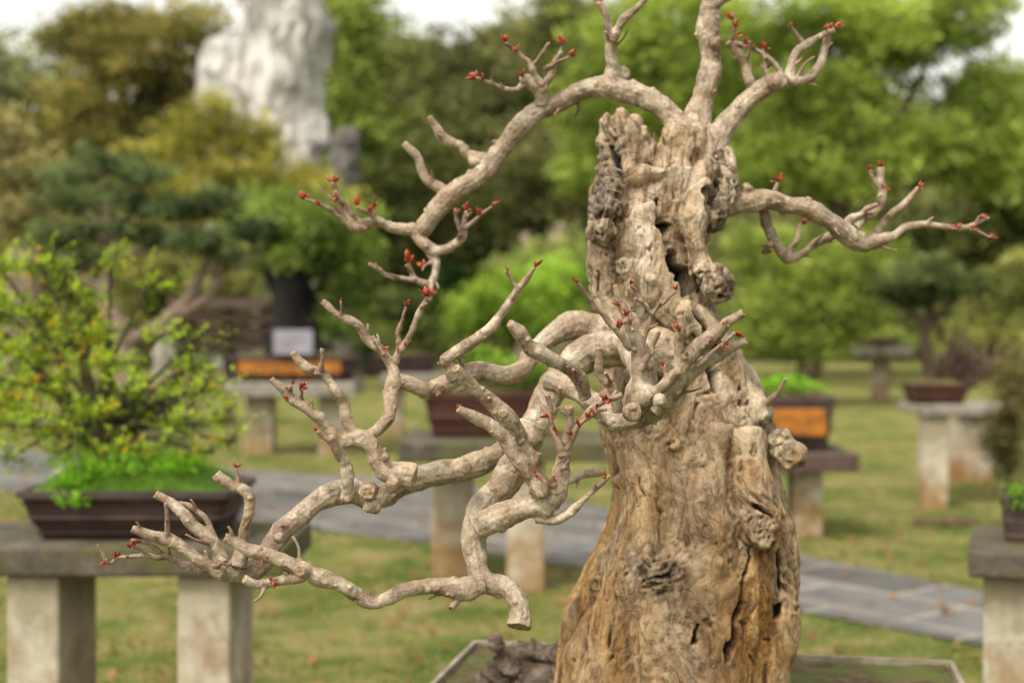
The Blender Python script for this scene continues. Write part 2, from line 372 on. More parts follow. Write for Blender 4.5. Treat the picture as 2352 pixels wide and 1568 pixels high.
T([(1700,1000,46,2.49),(1730,1120,54,2.46),(1770,1260,50,2.47),(1790,1400,44,2.49),(1770,1560,44,2.49),(1800,1750,46,2.45)],0.022,knot=0.3,seed=12)
T([(1470,1000,60,2.47),(1490,1150,70,2.46),(1460,1300,74,2.45),(1420,1420,70,2.45),(1410,1600,74,2.44),(1380,1760,70,2.4)],0.05,knot=0.25,seed=13)
T([(1640,980,50,2.45),(1620,1150,60,2.44),(1630,1280,64,2.44),(1600,1420,66,2.44),(1610,1600,66,2.43)],0.05,knot=0.25,seed=14)
def BL(u,v,d,ru,rv,rd,seed,ro=0.25):
    q=P(u,v,d); k=d/F; g.blob(q,(ru*k,rd*k,rv*k),seed,ro)
BL(1648,655,2.48,40,42,36,1,0.6); BL(1618,622,2.48,28,22,24,2,0.6); BL(1385,532,2.5,34,30,30,3,0.5)
BL(1818,1045,2.5,38,36,36,4,0.4); BL(1795,1010,2.51,26,24,26,5,0.4)
BL(1748,1200,2.465,62,58,40,6,0.35); BL(1752,1225,2.43,36,34,26,7,0.15)
BL(1525,1325,2.447,46,38,24,8,0.6); BL(1650,1290,2.44,18,16,18,9,0.2); BL(1435,612,2.467,18,20,10,10,0.3)
BL(1810,1330,2.52,30,60,30,11,0.3); BL(1400,480,2.51,30,30,24,12,0.5); BL(1420,760,2.47,54,46,38,13,0.2)
BL(1505,800,2.46,60,50,36,14,0.2); BL(1590,335,2.56,60,50,50,15,0.25); BL(1500,640,2.467,14,12,10,17,0.2)
rr_=random.Random(3)
for k in range(26):
    v=rr_.uniform(880,1600)
    u=rr_.uniform(np.interp(v,pf[:,0],pf[:,1])+25,np.interp(v,pf[:,0],pf[:,2])-25)
    cxk=(np.interp(v,pf[:,0],pf[:,1])+np.interp(v,pf[:,0],pf[:,2]))/2; hwk=(np.interp(v,pf[:,0],pf[:,2])-np.interp(v,pf[:,0],pf[:,1]))/2
    yy=TD-min(hwk/F*TD*.85,.17)*math.sqrt(max(0.05,1-((u-cxk)/hwk)**2)); r_=rr_.uniform(7,15) if k%7 else rr_.uniform(28,42); BL(u,v,yy+r_*0.0003,r_*1.15,r_*rr_.uniform(.8,1.5),r_*0.6,k,.5)
tm=g.remesh('trunk',0.0028,8,0.5)
V,N=getVN(tm)
FR=2.43
X,Y,Z=V[:,0],V[:,1],V[:,2]
fx=lambda u:PX(u,FR); fz=lambda v:PZ(v,FR)
front=sm(0.35,-0.15,N[:,1])*(Y<TD)
wp=np.stack([fbm(V*7,3,31),fbm(V*7,3,32),fbm(V*7,3,33)],1)*0.09
q=V+wp
bil=np.abs(vnoise(q*np.array([13,13,7.5]),41)); bil2=np.abs(vnoise(q*np.array([26,26,18]),42)); low=fbm(q*np.array([9,9,6]),2,40)
wr=1-np.abs(vnoise(q*np.array([32,32,40]),45))*2; pit=fbm(q*np.array([60,60,42]),4,43); grain=fbm(q*np.array([130,130,18]),2,44)
zone=np.clip(0.5+fbm(V*6,2,48)*1.5,0,1); rz=1-np.abs(fbm(q*np.array([21,21,9.5]),3,49))*2.4
disp=0.0075*low+0.0105*bil+0.0062*bil2*zone+0.0020*wr*(1-zone)+0.0027*pit+0.0012*grain+0.0024*rz-0.0065
pits=sm(0.47,0.67,fbm(q*np.array([40,40,30]),2,46)); disp-=0.006*pits
def blobm(u,v,ru,rv,pw=1): 
    return np.clip(1.3-np.sqrt(((X-fx(u))/(ru/F*FR))**2+((Z-fz(v))/(rv/F*FR))**2),0,1)*pw
bark=np.zeros(len(V))
for (u,v,ru,rv,pw) in ((1392,340,60,115,1.4),(1380,450,60,80,1.3),(1375,540,45,50,1.1),(1678,440,44,125,1.6),(1660,652,52,56,1.2),(1345,610,28,100,1.1),(1525,1325,58,48,1.4),(1755,1200,75,65,0.7),(1825,1330,36,120,0.9),(1805,990,40,60,0.9),(1435,612,24,26,1),(1345,1210,34,60,0.7),(1300,1330,40,100,0.5),(1700,1080,40,50,.35),(1490,700,40,50,.25)):
    bark=np.maximum(bark,blobm(u,v,ru,rv,pw))
bark=np.clip(bark,0,1)*np.clip(0.75+0.9*fbm(V*30,3,50),0,1)
rb=fbm(q*np.array([52,52,38]),3,51); disp+=bark*(0.010*(1-np.abs(rb)*3)-0.004)
crack=np.zeros(len(V))
wq=V+np.stack([fbm(V*28,3,61),V[:,0]*0,fbm(V*28,3,62)],1)*0.012
XQ,ZQ=wq[:,0],wq[:,2]
def seg_d(u1,v1,u2,v2):
    a=np.array([fx(u1),fz(v1)]);b=np.array([fx(u2),fz(v2)]); ab=b-a; p=np.stack([XQ,ZQ],1)-a
    t=np.clip((p@ab)/(ab@ab),0,1); d=p-t[:,None]*ab; return np.hypot(d[:,0],d[:,1])*F/FR,t
wn=fbm(V*50,2,60)
for pl,dep in (([(1515,455,4),(1528,500,11),(1543,540,10),(1558,585,13),(1575,635,20),(1592,668,16),(1605,710,6),(1622,760,6),(1640,820,14),(1656,865,12),(1668,900,3)],0.05),
          ([(1625,425,5),(1640,445,9),(1634,480,6)],0.025),
          ([(1378,990,3),(1386,1050,8),(1393,1110,7),(1402,1150,4)],0.03),
          ([(1725,1265,2),(1716,1330,4),(1706,1400,5),(1695,1440,4),(1690,1490,9),(1680,1530,3)],0.03),
          ([(1812,1250,3),(1808,1310,8),(1800,1370,3)],0.03),([(1600,1440,3),(1597,1485,5)],0.016),([(1800,1410,7),(1785,1430,3)],0.02),
          ([(1418,310,4),(1436,345,7),(1446,375,3)],0.02),
          ([(1375,620,4),(1372,660,4)],0.016),([(1735,1170,5),(1765,1176,6),(1775,1190,3)],0.014),([(1372,270,5),(1380,300,6)],0.02),
          ([(1500,1330,3),(1540,1318,5)],0.008)):
    for (u1,v1,w1),(u2,v2,w2) in zip(pl[:-1],pl[1:]):
        d,t=seg_d(u1,v1,u2,v2); w=(w1+(w2-w1)*t)*(1+0.8*wn)
        m_=sm(1.5,0.7,d/np.maximum(w,1))*front
        crack=np.maximum(crack,m_); disp=np.where(m_>0,np.minimum(disp,disp*(1-m_)-dep*m_),disp)
for (u,v,r,hgt) in ((1752,1222,34,-0.004),(1435,612,16,-0.004),(1822,1050,26,-.002)):
    d=np.hypot(XQ-fx(u),ZQ-fz(v))*F/FR; disp+=front*(np.exp(-((d-r)/9)**2)*0.004+hgt*sm(r,r*0.4,d))
stain=sm(fz(880),fz(1270),Z)*np.clip(0.72+1.4*fbm(V*np.array([7,7,3]),3,70),0,1)
stain=np.maximum(stain, 0.4*sm(fz(760),fz(960),Z)*np.clip(fbm(V*8,3,71)*2,0,1))
V2=V+N*disp[:,None]; setV(tm,V2); setmask(tm,np.clip(crack,0,1),bark,np.clip(stain,0,1))
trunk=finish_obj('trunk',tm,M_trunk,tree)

# deadwood root beside trunk
g2=Geo()
for l in ([(1330,1520,50,2.66),(1250,1515,40,2.7),(1180,1530,34,2.72),(1120,1590,36,2.72),(1060,1680,46,2.7)],[(1290,1620,80,2.66),(1180,1640,64,2.7),(1080,1720,56,2.7)],[(1190,1540,26,2.7),(1150,1500,15,2.7),(1138,1462,6,2.7)],[(1250,1520,32,2.7),(1235,1485,16,2.72),(1220,1465,6,2.72)]):
    g2.tube([rp(*q) for q in l],step=0.012,seg=20,knot=0.35,seed=3)
M_root=mottled('dark_rotten_root',[(0.3,(0.045,0.03,0.02)),(0.5,(0.145,0.105,0.075)),(0.7,(0.31,0.25,0.185))],22,(1,1,1.6),bst=1.0,bd=0.012)
rm=g2.remesh('root',0.004,2); V,N=getVN(rm)
q=V+0.03*np.stack([fbm(V*12,2,83),fbm(V*12,2,84),fbm(V*12,2,85)],1)
dd=0.018*(1-2.6*np.abs(fbm(q*np.array([16,16,34]),4,81)))-0.007+0.006*fbm(V*60,2,82); V+=N*dd[:,None]; setV(rm,V)
finish_obj('root',rm,M_root,tree)

# ---------------- branches
def budmesh(items,R,name='buds'):
    V=[];Fc=[];C=[]
    for (pos,dr,nb,size) in items:
        dr=Vector(dr).normalized() if Vector(dr).length>0 else Vector((0,0,1))
        for k in range(nb):
            rv=Vector((R.gauss(0,1),R.gauss(0,1),R.gauss(0,1)))
            d=(dr*1.0+rv*(0.55 if k else 0.15)).normalized()
            L=size*R.uniform(0.55,1.25); w=L*R.uniform(0.18,0.28); leafy=R.random()<0.45
            s=d.cross(Vector((R.random()-.5,R.random()-.5,R.random()-.5))).normalized(); t=d.cross(s)
            o=Vector(pos)+rv*size*0.10; bi=len(V); ns=6
            red=R.random()
            c0=(0.15+0.12*red,0.014+0.015*red,0.012); c1=(0.25+0.14*red,0.03+0.11*R.random()*red,0.018)
            bend=s*L*R.uniform(-0.25,0.25)
            fl=0.3 if leafy else 0.9
            if leafy: w*=1.45; L*=1.15
            pr=[(-0.1,0.3),(0.2,0.85),(0.45,1.0),(0.75,0.65),(1.0,0.05)]
            for a,b in pr:
                for j in range(ns):
                    an=2*math.pi*j/ns; aa=max(a,0)
                    V.append(o+d*L*a+bend*a*a+s*w*b*math.cos(an)*fl+t*w*b*math.sin(an)); C.append([c0[q]*(1-aa)+c1[q]*aa for q in range(3)])
            for i in range(len(pr)-1):
                for j in range(ns):
                    a=bi+i*ns+j;b=bi+i*ns+(j+1)%ns; Fc.append((a,b,b+ns,a+ns))
    me=bpy.data.meshes.new(name); me.from_pydata(V,[],Fc); me.update()
    at=me.color_attributes.new('Col','FLOAT_COLOR','POINT'); c4=np.ones((len(V),4),dtype=np.float32); c4[:,:3]=np.array(C); at.data.foreach_set('color',c4.ravel())
    me.materials.append(M_bud); me.polygons.foreach_set('use_smooth',np.ones(len(me.polygons),dtype=bool))
    return me
def ch(d0,d1,pts,cut=False):
    n_=len(pts); return ([(u,v,r,d0+(d1-d0)*i/max(1,n_-1)) for i,(u,v,r) in enumerate(pts)],cut)
bseed=[0]; nbc=[0]
def branch(chains,buds,knobs=(),cutfaces=(),vox=0.0014,label=None,bs=1.3,tw=0.05):
    g=Geo(); RB=random.Random(77+bseed[0])
    for pts,cut in chains:
        bseed[0]+=1
        P4=[rp(*q) for q in pts]
        C=g.tube(P4,step=0.003,seg=12,wob=0.55,knot=0.20,cut=cut,seed=bseed[0])
        R=random.Random(bseed[0]); L=0
        for i in range(4,len(C)-3):
            L+=np.linalg.norm(C[i,:3]-C[i-1,:3])
            if L>R.uniform(0.010,0.034)*(1 if C[i,3]<0.014 else 1.8):
                L=0; r=C[i,3]; t=C[i+1,:3]-C[i-1,:3]; t/=np.linalg.norm(t)+1e-9
                s_=np.array([R.gauss(0,1),R.gauss(0,1)-0.5,R.gauss(0,1)]); s_-=t*np.dot(s_,t); s_/=np.linalg.norm(s_)+1e-9
                br=min(max(0.0018,r*R.uniform(0.20,0.45)),0.006)
                g.blob(C[i,:3]+s_*r*0.86,(br,br,br),i,0.3,6)
                rr0=R.random()
                if rr0<0.28 and r<0.018:
                    b0=C[i,:3]+s_*r*0.6; dv=s_*1.0+t*0.5+np.array([0,0,.3]); dv/=np.linalg.norm(dv); LL=R.uniform(0.006,0.014)+r*0.4; r0=R.uniform(0.0019,0.0032)
                    if rr0<tw: LL*=2.4; r0*=1.05
                    g.tube([tuple(b0)+(r0*1.7,),tuple(b0+dv*LL*.6)+(r0,),tuple(b0+dv*LL+t*LL*.25)+(r0*.85,)],step=0.003,seg=8,cut=True)
    for (u,v,r,d) in knobs:
        q=P(u,v,d); k=d/F*r; g.blob(q,(k,k,k),int(u),0.3,10)
    for (u,v,r,d,dx,dy,dz) in cutfaces:
        q=np.array(P(u,v,d)); dd=np.array([dx,dy,dz],float); dd/=np.linalg.norm(dd); k=d/F*r
        e_=q+dd*k*0.35; s0=q-dd*k
        g.tube([tuple(s0)+(k*1.4,),tuple(q)+(k*1.2,),tuple(e_)+(k*.9,)],step=0.003,seg=14,cut=True)
    me=g.remesh('branch',vox,3,0.45); V,N=getVN(me)
    kd=kdtree.KDTree(sum(len(c) for c in g.cl)); rr=[];i=0
    for c in g.cl:
        for p in c: kd.insert(p[:3],i); rr.append(p[3]); i+=1
    kd.balance(); rr=np.array(rr)
    idx=np.array([kd.find(p)[1] for p in V.tolist()]); r=rr[idx]
    dsp=np.minimum(r*0.15,0.0022)*fbm(V*75,3,90)+np.minimum(r*0.24,0.0036)*fbm(V*34,2,91)
    cutm=np.zeros(len(V))
    for c,t,cr in g.cuts:
        m_=(np.linalg.norm(V-c,axis=1)<cr*1.15)&((N@t)>0.6); cutm[m_]=0.85
        d=np.linalg.norm(V-c,axis=1)/cr; dsp=np.where(m_,np.where(d<0.6,-0.0008,0.0002)+0.0012*fbm(V*220,2,92),dsp)
    V+=N*dsp[:,None]; setV(me,V)
    tip=np.clip((0.0078-r)/0.0045,0,1)
    setmask(me,cutm,tip,np.zeros(len(V)))
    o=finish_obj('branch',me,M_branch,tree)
    if label: o['label']=label
    groups=[]
    for b in buds:
        u,v,d,nb,s=b[:5]; dr=b[5] if len(b)>5 else (0,-0.2,1)
        p=P(u,v,d); co_,ix,dist=kd.find(p); rad=rr[ix]
        dv=(p-co_); 
        if dv.length<1e-5: dv=Vector(dr)
        dv.normalize(); dirv=(Vector(dr).normalized()*0.7+dv*0.6)
        pos=co_+dv*min(rad*0.75,dist)
        it=(pos,dirv,nb+1,s*d/F*bs)
        for gi in groups:
            if (gi[0][0]-pos).length<0.024: gi.append(it); break
        else: groups.append([it])
    for gi in groups:
        bm_=budmesh(gi,RB,'bud_cluster'); bo=bpy.data.objects.new('bud_cluster',bm_); COL.objects.link(bo); bo.parent=o; nbc[0]+=1
        bo.matrix_parent_inverse=Matrix.Identity(4)
    return o
# A upper arching
branch([
 ch(2.58,2.75,[(1585,350,34),(1568,305,28),(1530,258,27),(1480,225,26),(1420,205,28),(1350,215,24),(1290,240,24),(1230,268,24),(1190,308,23),(1150,352,23),(1100,400,23),(1050,432,22),(1010,472,22),(975,520,22),(955,548,17)]),
 ch(2.75,2.7,[(975,535,18),(920,525,14),(870,510,12),(815,522,13),(790,490,10),(775,450,9),(765,420,6)]),
 ch(2.72,2.7,[(815,520,9),(760,482,6),(735,470,5),(700,457,4)]),
 ch(2.72,2.7,[(880,510,9),(850,492,6),(820,475,5)]),
 ch(2.72,2.7,[(835,515,7),(800,478,6),(770,440,5)]),
 ch(2.74,2.7,[(960,545,16),(985,575,13),(1030,572,11),(1058,548,10),(1068,515,8),(1072,485,5)]),
 ch(2.7,2.68,[(1068,525,6),(1100,500,5),(1130,475,3)]),
 ch(2.7,2.68,[(1060,540,6),(1048,500,5),(1045,480,3)]),
 ch(2.74,2.72,[(985,572,11),(1002,610,10),(992,650,9),(955,640,7),(938,605,5)]),
 ch(2.72,2.7,[(955,642,7),(900,635,6),(870,618,5),(848,606,4)]),
 ch(2.72,2.7,[(992,645,7),(988,690,5)]),
 ch(2.74,2.72,[(1025,442,14),(988,412,12),(968,385,10),(952,352,9),(928,330,8)],True),
 ch(2.72,2.7,[(1112,368,14),(1070,346,12),(1025,322,11),(1002,300,10),(985,270,9)],True),
 ch(2.65,2.62,[(1245,240,17),(1238,208,15),(1215,188,12),(1198,182,9)]),
 ch(2.64,2.62,[(1240,215,12),(1258,188,11),(1268,158,9),(1290,115,4),(1295,100,3)]),
 ch(2.63,2.6,[(1215,188,9),(1180,208,7),(1130,196,6),(1095,180,4)]),
 ch(2.63,2.6,[(1245,195,9),(1220,152,7),(1175,112,5),(1160,100,4)]),
 ch(2.63,2.6,[(1225,150,6),(1262,100,4)]),
 ch(2.63,2.6,[(1250,160,6),(1280,145,4),(1310,130,3)]),
 ch(2.66,2.6,[(1412,205,30),(1405,165,17),(1407,110,14),(1398,55,10),(1375,8,7)]),
 ch(2.62,2.6,[(1405,95,11),(1430,52,10),(1455,25,8),(1482,0,5)]),
],[(765,418,2.7,5,13),(700,455,2.7,6,13,(-1,0,.3)),(735,470,2.7,4,11,(-1,0,.6)),(775,450,2.7,3,12,(-1,0,.5)),(820,470,2.7,6,12,(-.5,0,.8)),(850,480,2.7,4,12),(872,462,2.7,3,12),(1072,480,2.7,7,13),(1050,485,2.7,4,11),(1130,472,2.68,4,12,(1,0,.2)),(1100,490,2.68,5,12),(938,600,2.72,8,15),(965,610,2.72,5,13),(984,675,2.7,7,14),
   (1160,95,2.6,6,13),(1185,120,2.6,4,11),(1290,98,2.6,6,13),(1308,128,2.6,3,11,(1,0,0)),(1080,175,2.6,9,13,(-1,0,.2)),(1110,182,2.6,4,11),(1200,160,2.6,4,11),(1375,5,2.6,6,14),(1480,2,2.6,5,13),(985,275,2.7,2,10),(1030,300,2.7,1,10)],
 knobs=[(1215,262,16,2.66),(1190,285,14,2.66),(1430,175,20,2.66),(1345,200,9,2.64),(1100,368,22,2.7),(1385,190,15,2.64)],label='long arching limb with red buds at its twig ends')
# B leader
branch([ch(2.6,2.6,[(1600,345,44),(1596,290,34),(1612,230,27),(1628,175,24),(1634,120,24),(1624,62,25),(1630,8,22),(1642,-60,20),(1650,-130,17)]),
 ch(2.6,2.58,[(1628,20,16),(1665,0,12),(1700,-30,9)])],[],knobs=[(1645,100,16,2.58)])
# C right upper
branch([ch(2.58,2.6,[(1600,372,46),(1640,325,36),(1665,285,28),(1695,248,25),(1735,215,23),(1780,196,20),(1815,188,16),(1852,178,14),(1882,148,12),(1895,105,10),(1900,75,7)],True),
 ch(2.6,2.58,[(1808,188,15),(1822,142,12),(1850,105,10),(1880,85,9),(1915,68,8)],True),
 ch(2.6,2.58,[(1732,215,13),(1718,180,11),(1702,130,11),(1672,98,11)],True),
 ch(2.58,2.58,[(1685,100,6),(1735,115,6),(1775,145,6),(1795,175,5),(1806,200,5)]),
 ch(2.58,2.58,[(1762,190,5),(1758,150,5),(1752,112,4)]),
 ch(2.58,2.56,[(1690,95,5),(1680,50,3)]),
 ch(2.6,2.58,[(1852,105,7),(1830,80,5),(1812,62,4)])],
 [(1680,45,2.56,3,13),(1695,80,2.57,5,13),(1715,100,2.57,5,13),(1755,108,2.57,5,13),(1735,112,2.57,3,11),(1812,65,2.58,4,12),(1900,70,2.58,5,12),(1920,65,2.58,4,12),(1690,62,2.56,3,11)],knobs=[(1785,190,24,2.58)])
# D right mid
branch([ch(2.55,2.66,[(1625,500,24),(1660,480,22),(1705,462,25),(1760,452,25),(1812,466,22),(1862,488,20),(1910,515,18),(1955,545,24),(2000,562,20),(2040,548,11),(2080,520,9),(2150,514,8),(2212,524,7),(2272,500,4)]),
 ch(2.64,2.62,[(1995,560,15),(2022,520,10),(2060,482,9),(2110,432,6)],True),
 ch(2.66,2.64,[(2210,524,4),(2240,528,4),(2276,546,3)]),
 ch(2.62,2.62,[(1965,520,12),(2008,485,10),(2026,440,9),(2022,385,8)],True),
 ch(2.62,2.62,[(2026,440,5),(2005,410,5),(1998,390,4)]),
 ch(2.62,2.6,[(1935,520,10),(1975,490,8),(2015,470,6)]),
 ch(2.6,2.68,[(1752,462,18),(1752,505,14),(1782,555,14),(1815,592,12),(1855,575,10),(1902,545,10),(1940,528,9)]),
 ch(2.66,2.7,[(1812,590,8),(1830,550,7),(1840,512,4)]),
 ch(2.6,2.66,[(1770,560,8),(1755,578,7)]),
 ch(2.6,2.6,[(1775,455,8),(1785,420,5)])],
 [(2110,430,2.62,4,12,(1,0,.4)),(2055,445,2.62,4,11),(2272,500,2.64,4,12,(1,0,0)),(2276,545,2.64,4,11,(1,0,-.2)),(2195,505,2.64,4,12),(2230,520,2.64,3,11),(2000,390,2.62,3,12),(2022,382,2.62,3,11),(1787,405,2.6,5,13),(1692,445,2.58,3,12),(1772,585,2.66,3,11),(1840,512,2.7,4,12)],knobs=[(1972,552,22,2.62),(1718,435,14,2.56)])
# E mid-left behind
branch([ch(2.49,2.34,[(1490,795,38),(1405,758,36),(1335,745,30),(1275,766,26),(1225,800,23),(1200,842,21),(1150,860,20),(1085,860,20),(1040,880,18),(990,900,20),(945,885,18),(905,868,14)]),
 ch(2.37,2.33,[(1048,870,17),(1028,825,15),(1068,798,13),(1118,755,11),(1158,712,10),(1190,665,8),(1228,615,5)]),
 ch(2.34,2.33,[(1188,670,6),(1175,640,5),(1162,622,4)],True),
 ],[(1228,610,2.33,3,13),(1165,622,2.33,1,10)],label='middle limb reaching sideways from the trunk')
# F front long branch
branch([ch(2.46,2.12,[(1545,830,42),(1455,805,44),(1370,805,40),(1305,848,37),(1262,910,35),(1222,985,34),(1140,1042,30),(1060,1070,28),(990,1088,29),(930,1108,30),(872,1140,32),(810,1130,29),(742,1148,26),(690,1190,24),(640,1240,24),(600,1290,24),(560,1312,24),(505,1312,22)]),
 ch(2.15,2.15,[(950,1095,28),(890,1078,24),(855,1032,22),(820,1005,22),(785,1010,18)]),
 ch(2.15,2.12,[(795,1012,19),(742,980,15),(702,938,13),(662,912,11),(622,870,8)],True),
 ch(2.14,2.12,[(695,925,6),(690,885,4)]),
 ch(2.14,2.12,[(672,915,5),(665,890,4)]),
 ch(2.15,2.13,[(810,1000,16),(795,950,14),(770,900,13),(738,860,12),(702,846,11),(672,808,9)],True),
 ch(2.13,2.12,[(738,850,6),(740,800,5)],True),
 ch(2.15,2.22,[(825,1010,17),(865,985,14),(893,940,14),(905,880,17),(900,840,13)]),
 ch(2.22,2.2,[(900,845,12),(880,808,11),(850,785,10),(820,745,10),(780,727,9),(740,692,8)],True),
 ch(2.22,2.2,[(905,840,9),(930,785,8),(960,725,7),(982,682,5)]),
 ch(2.22,2.2,[(912,830,6),(916,760,5),(932,705,4)]),
 ch(2.2,2.2,[(882,815,6),(855,770,5)],True),
 ch(2.2,2.19,[(785,728,4),(783,690,3)]),
 ch(2.12,2.08,[(795,1145,17),(792,1090,14),(775,1042,13),(758,1005,12)]),
 ch(2.09,2.08,[(770,1020,8),(728,990,5)]),
 ch(2.12,2.1,[(515,1312,18),(492,1252,15),(445,1205,14),(402,1168,13),(355,1135,10)],True),
 ch(2.12,2.12,[(545,1300,18),(558,1245,15),(575,1165,13),(558,1130,13),(525,1112,12),(497,1088,11)],True),
 ch(2.12,2.12,[(548,1125,6),(540,1075,4)]),
 ch(2.1,2.07,[(510,1318,17),(460,1290,14),(402,1250,14),(342,1226,13),(302,1214,10)],True),
 ch(2.08,2.06,[(382,1238,6),(380,1155,5)]),
 ch(2.12,2.1,[(500,1318,10),(432,1296,8),(352,1278,7),(280,1280,5),(245,1292,5),(222,1250,4)]),
 ch(2.12,2.12,[(495,1240,9),(470,1190,7),(430,1160,7),(378,1160,6)]),
 ch(2.1,2.08,[(400,1290,6),(340,1250,5),(300,1240,4)]),
 ch(2.1,2.08,[(345,1280,4),(318,1262,4),(300,1258,3)]),
 ch(2.1,2.08,[(455,1290,7),(490,1298,6),(520,1285,4)]),
 ],
 [(690,890,2.12,4,11),(655,890,2.12,2,12),(675,870,2.12,2,11),(708,885,2.12,3,12),(655,925,2.11,2,11),(982,680,2.2,9,16),(935,700,2.2,4,12),(910,810,2.2,3,12),(935,795,2.2,3,11),(783,690,2.19,2,10),(725,990,2.08,3,11),(540,1072,2.12,3,11),(500,1115,2.1,3,11),(238,1292,2.1,4,11,(-1,0,-.2)),(258,1272,2.1,3,11),(300,1255,2.08,7,12),(320,1245,2.08,4,12),(285,1280,2.09,3,11),(378,1155,2.06,1,9),(388,1208,2.06,1,9),(775,735,2.2,2,10),(878,800,2.2,2,10),(777,1163,2.1,1,9)],
 knobs=[(905,1110,20,2.1),(855,1160,20,2.115),(885,1050,10,2.13),(640,1235,14,2.1),(1060,1075,24,2.13)],
 cutfaces=[(845,1130,17,2.10,-.15,-1,-.05),(900,885,11,2.195,0,-1,-.2)],label='long low front limb with sawn twig ends',bs=1.15)
# G lower run + H loop
branch([ch(2.2,2.12,[(1225,975,32),(1200,1040,32),(1165,1100,32),(1118,1150,33),(1092,1200,31),(1088,1260,28),(1094,1310,27),(1120,1340,26),(1160,1350,26),(1188,1385,26),(1192,1415,27),(1190,1440,30)],True),
 ch(2.12,2.06,[(1110,1342,24),(1050,1350,23),(1000,1350,18),(930,1362,18),(870,1380,16),(820,1360,17),(760,1330,17),(700,1310,20),(640,1285,18),(570,1260,16),(515,1235,13)],True),
 ch(2.08,2.06,[(695,1325,14),(640,1340,13),(590,1346,12),(558,1330,10)],True),
 ch(2.12,2.1,[(1060,1360,14),(1035,1398,9)],True),
 ch(2.13,2.12,[(1095,1215,26),(1130,1190,28),(1180,1172,27),(1230,1158,30),(1262,1175,24)]),
 ch(2.12,2.1,[(1230,1190,14),(1285,1192,12),(1335,1150,8),(1400,1092,5)]),
 ch(2.12,2.08,[(1245,1160,28),(1240,1105,27),(1195,1065,20),(1148,1000,17),(1102,962,15),(1052,938,9)],True),
 ch(2.16,2.08,[(1220,1060,24),(1165,970,22),(1122,922,17),(1078,882,15),(1045,845,10)],True),
 ch(2.12,2.08,[(1262,1165,24),(1288,1095,20),(1302,1030,15),(1306,975,12),(1308,932,10)],True),
 ch(2.1,2.06,[(1300,1030,9),(1335,965,8),(1380,925,7),(1430,905,6)],True),
 ch(2.1,2.08,[(1292,1045,10),(1268,975,7),(1256,905,7)],True),
 ch(2.08,2.06,[(1330,975,6),(1365,950,5),(1395,940,4)],True),
 ch(2.1,2.08,[(1245,1110,10),(1232,1070,7),(1240,1040,5)],True),
 ],
 [(1285,995,2.08,4,13),(1300,1000,2.07,4,13),(1318,990,2.07,4,13),(1250,960,2.08,3,16),(1385,912,2.06,4,13),(1370,935,2.06,4,12),(1405,925,2.06,3,12),(1345,955,2.06,2,12),(1070,918,2.08,2,12,(-1,-.5,0)),(1275,990,2.07,3,12),(598,1296,2.05,2,14,(0,-1,-.3)),(635,1352,2.05,4,13,(0,-.5,-1)),(1395,1095,2.1,2,10),(1355,945,2.06,3,11),(1232,1085,2.09,3,10),(1235,1095,2.09,2,10)],
 knobs=[(1218,1010,30,2.17),(1240,1120,26,2.1),(1040,1345,20,2.11)],
 cutfaces=[(690,1310,15,2.055,-.5,-1,.1),(1155,950,9,2.095,-.3,-1,0)],label='lower looping limb ending in a thick sawn stub',bs=1.15)
# I right cluster
branch([ch(2.3,2.12,[(1265,870,26),(1300,888,25),(1345,905,25),(1392,940,25),(1440,964,28),(1500,945,28),(1540,900,24),(1580,858,21),(1640,825,14),(1715,783,9)],True),
 ch(2.14,2.1,[(1500,945,26),(1545,890,22),(1570,830,18),(1620,782,17),(1662,752,15),(1708,718,11)],True),
 ch(2.12,2.1,[(1560,850,13),(1560,785,11),(1562,725,9)],True),
 ch(2.16,2.12,[(1450,955,26),(1478,885,36),(1478,825,27),(1450,768,15),(1428,705,12),(1412,655,9)],True),
 ch(2.14,2.12,[(1475,790,6),(1500,722,5),(1525,695,5),(1552,668,4)]),
 ch(2.13,2.12,[(1500,722,5),(1475,690,4),(1448,648,3)]),
 ch(2.2,2.12,[(1345,912,17),(1322,868,16),(1270,830,17),(1212,785,18),(1170,742,9)],True),
 ch(2.2,2.14,[(1450,800,9),(1400,742,8),(1360,695,6),(1325,648,5)]),
 ch(2.14,2.1,[(1418,945,15),(1402,890,12),(1375,852,11),(1375,798,10)],True),
 ch(2.42,2.2,[(1380,790,28),(1425,795,26),(1455,825,23),(1475,870,24)]),
 ch(2.13,2.1,[(1500,905,14),(1560,850,11)]),
 ch(2.12,2.1,[(1600,840,8),(1640,805,6),(1690,762,5)],True),
 ch(2.12,2.1,[(1425,700,6),(1445,735,6),(1455,760,5)],True),
 ch(2.12,2.1,[(1470,850,10),(1500,800,7),(1515,760,5)],True),
 ],
 [(1415,735,2.1,4,13),(1445,740,2.1,4,13),(1435,715,2.1,3,12),(1325,660,2.12,3,12),(1552,665,2.12,3,12),(1565,720,2.1,1,10),(1545,755,2.1,4,12),(1560,760,2.1,3,12),(1665,745,2.1,2,10),(1690,765,2.1,3,12,(1,-.3,0)),(1665,820,2.1,3,11),(1690,815,2.1,2,11,(1,0,0)),(1510,835,2.11,3,12),(1505,850,2.11,2,11),(1415,748,2.1,3,11),(1448,650,2.12,2,10),(1175,765,2.12,3,9),(1390,915,2.1,4,12),(1362,708,2.1,2,11),(1640,785,2.1,2,9)],
 knobs=[(1480,905,32,2.14),(1400,905,10,2.13),(1515,920,16,2.11)],
 cutfaces=[(1455,948,18,2.11,.1,-1,-.1)],label='cluster of upright pruned twigs on a curved limb',bs=1.15)
branch([ch(2.5,2.45,[(1762,925,10),(1785,905,7),(1805,868,4)])],[],vox=0.002)
branch([ch(2.5,2.5,[(1390,1080,12),(1340,1090,9),(1290,1110,7)])],[],vox=0.002)

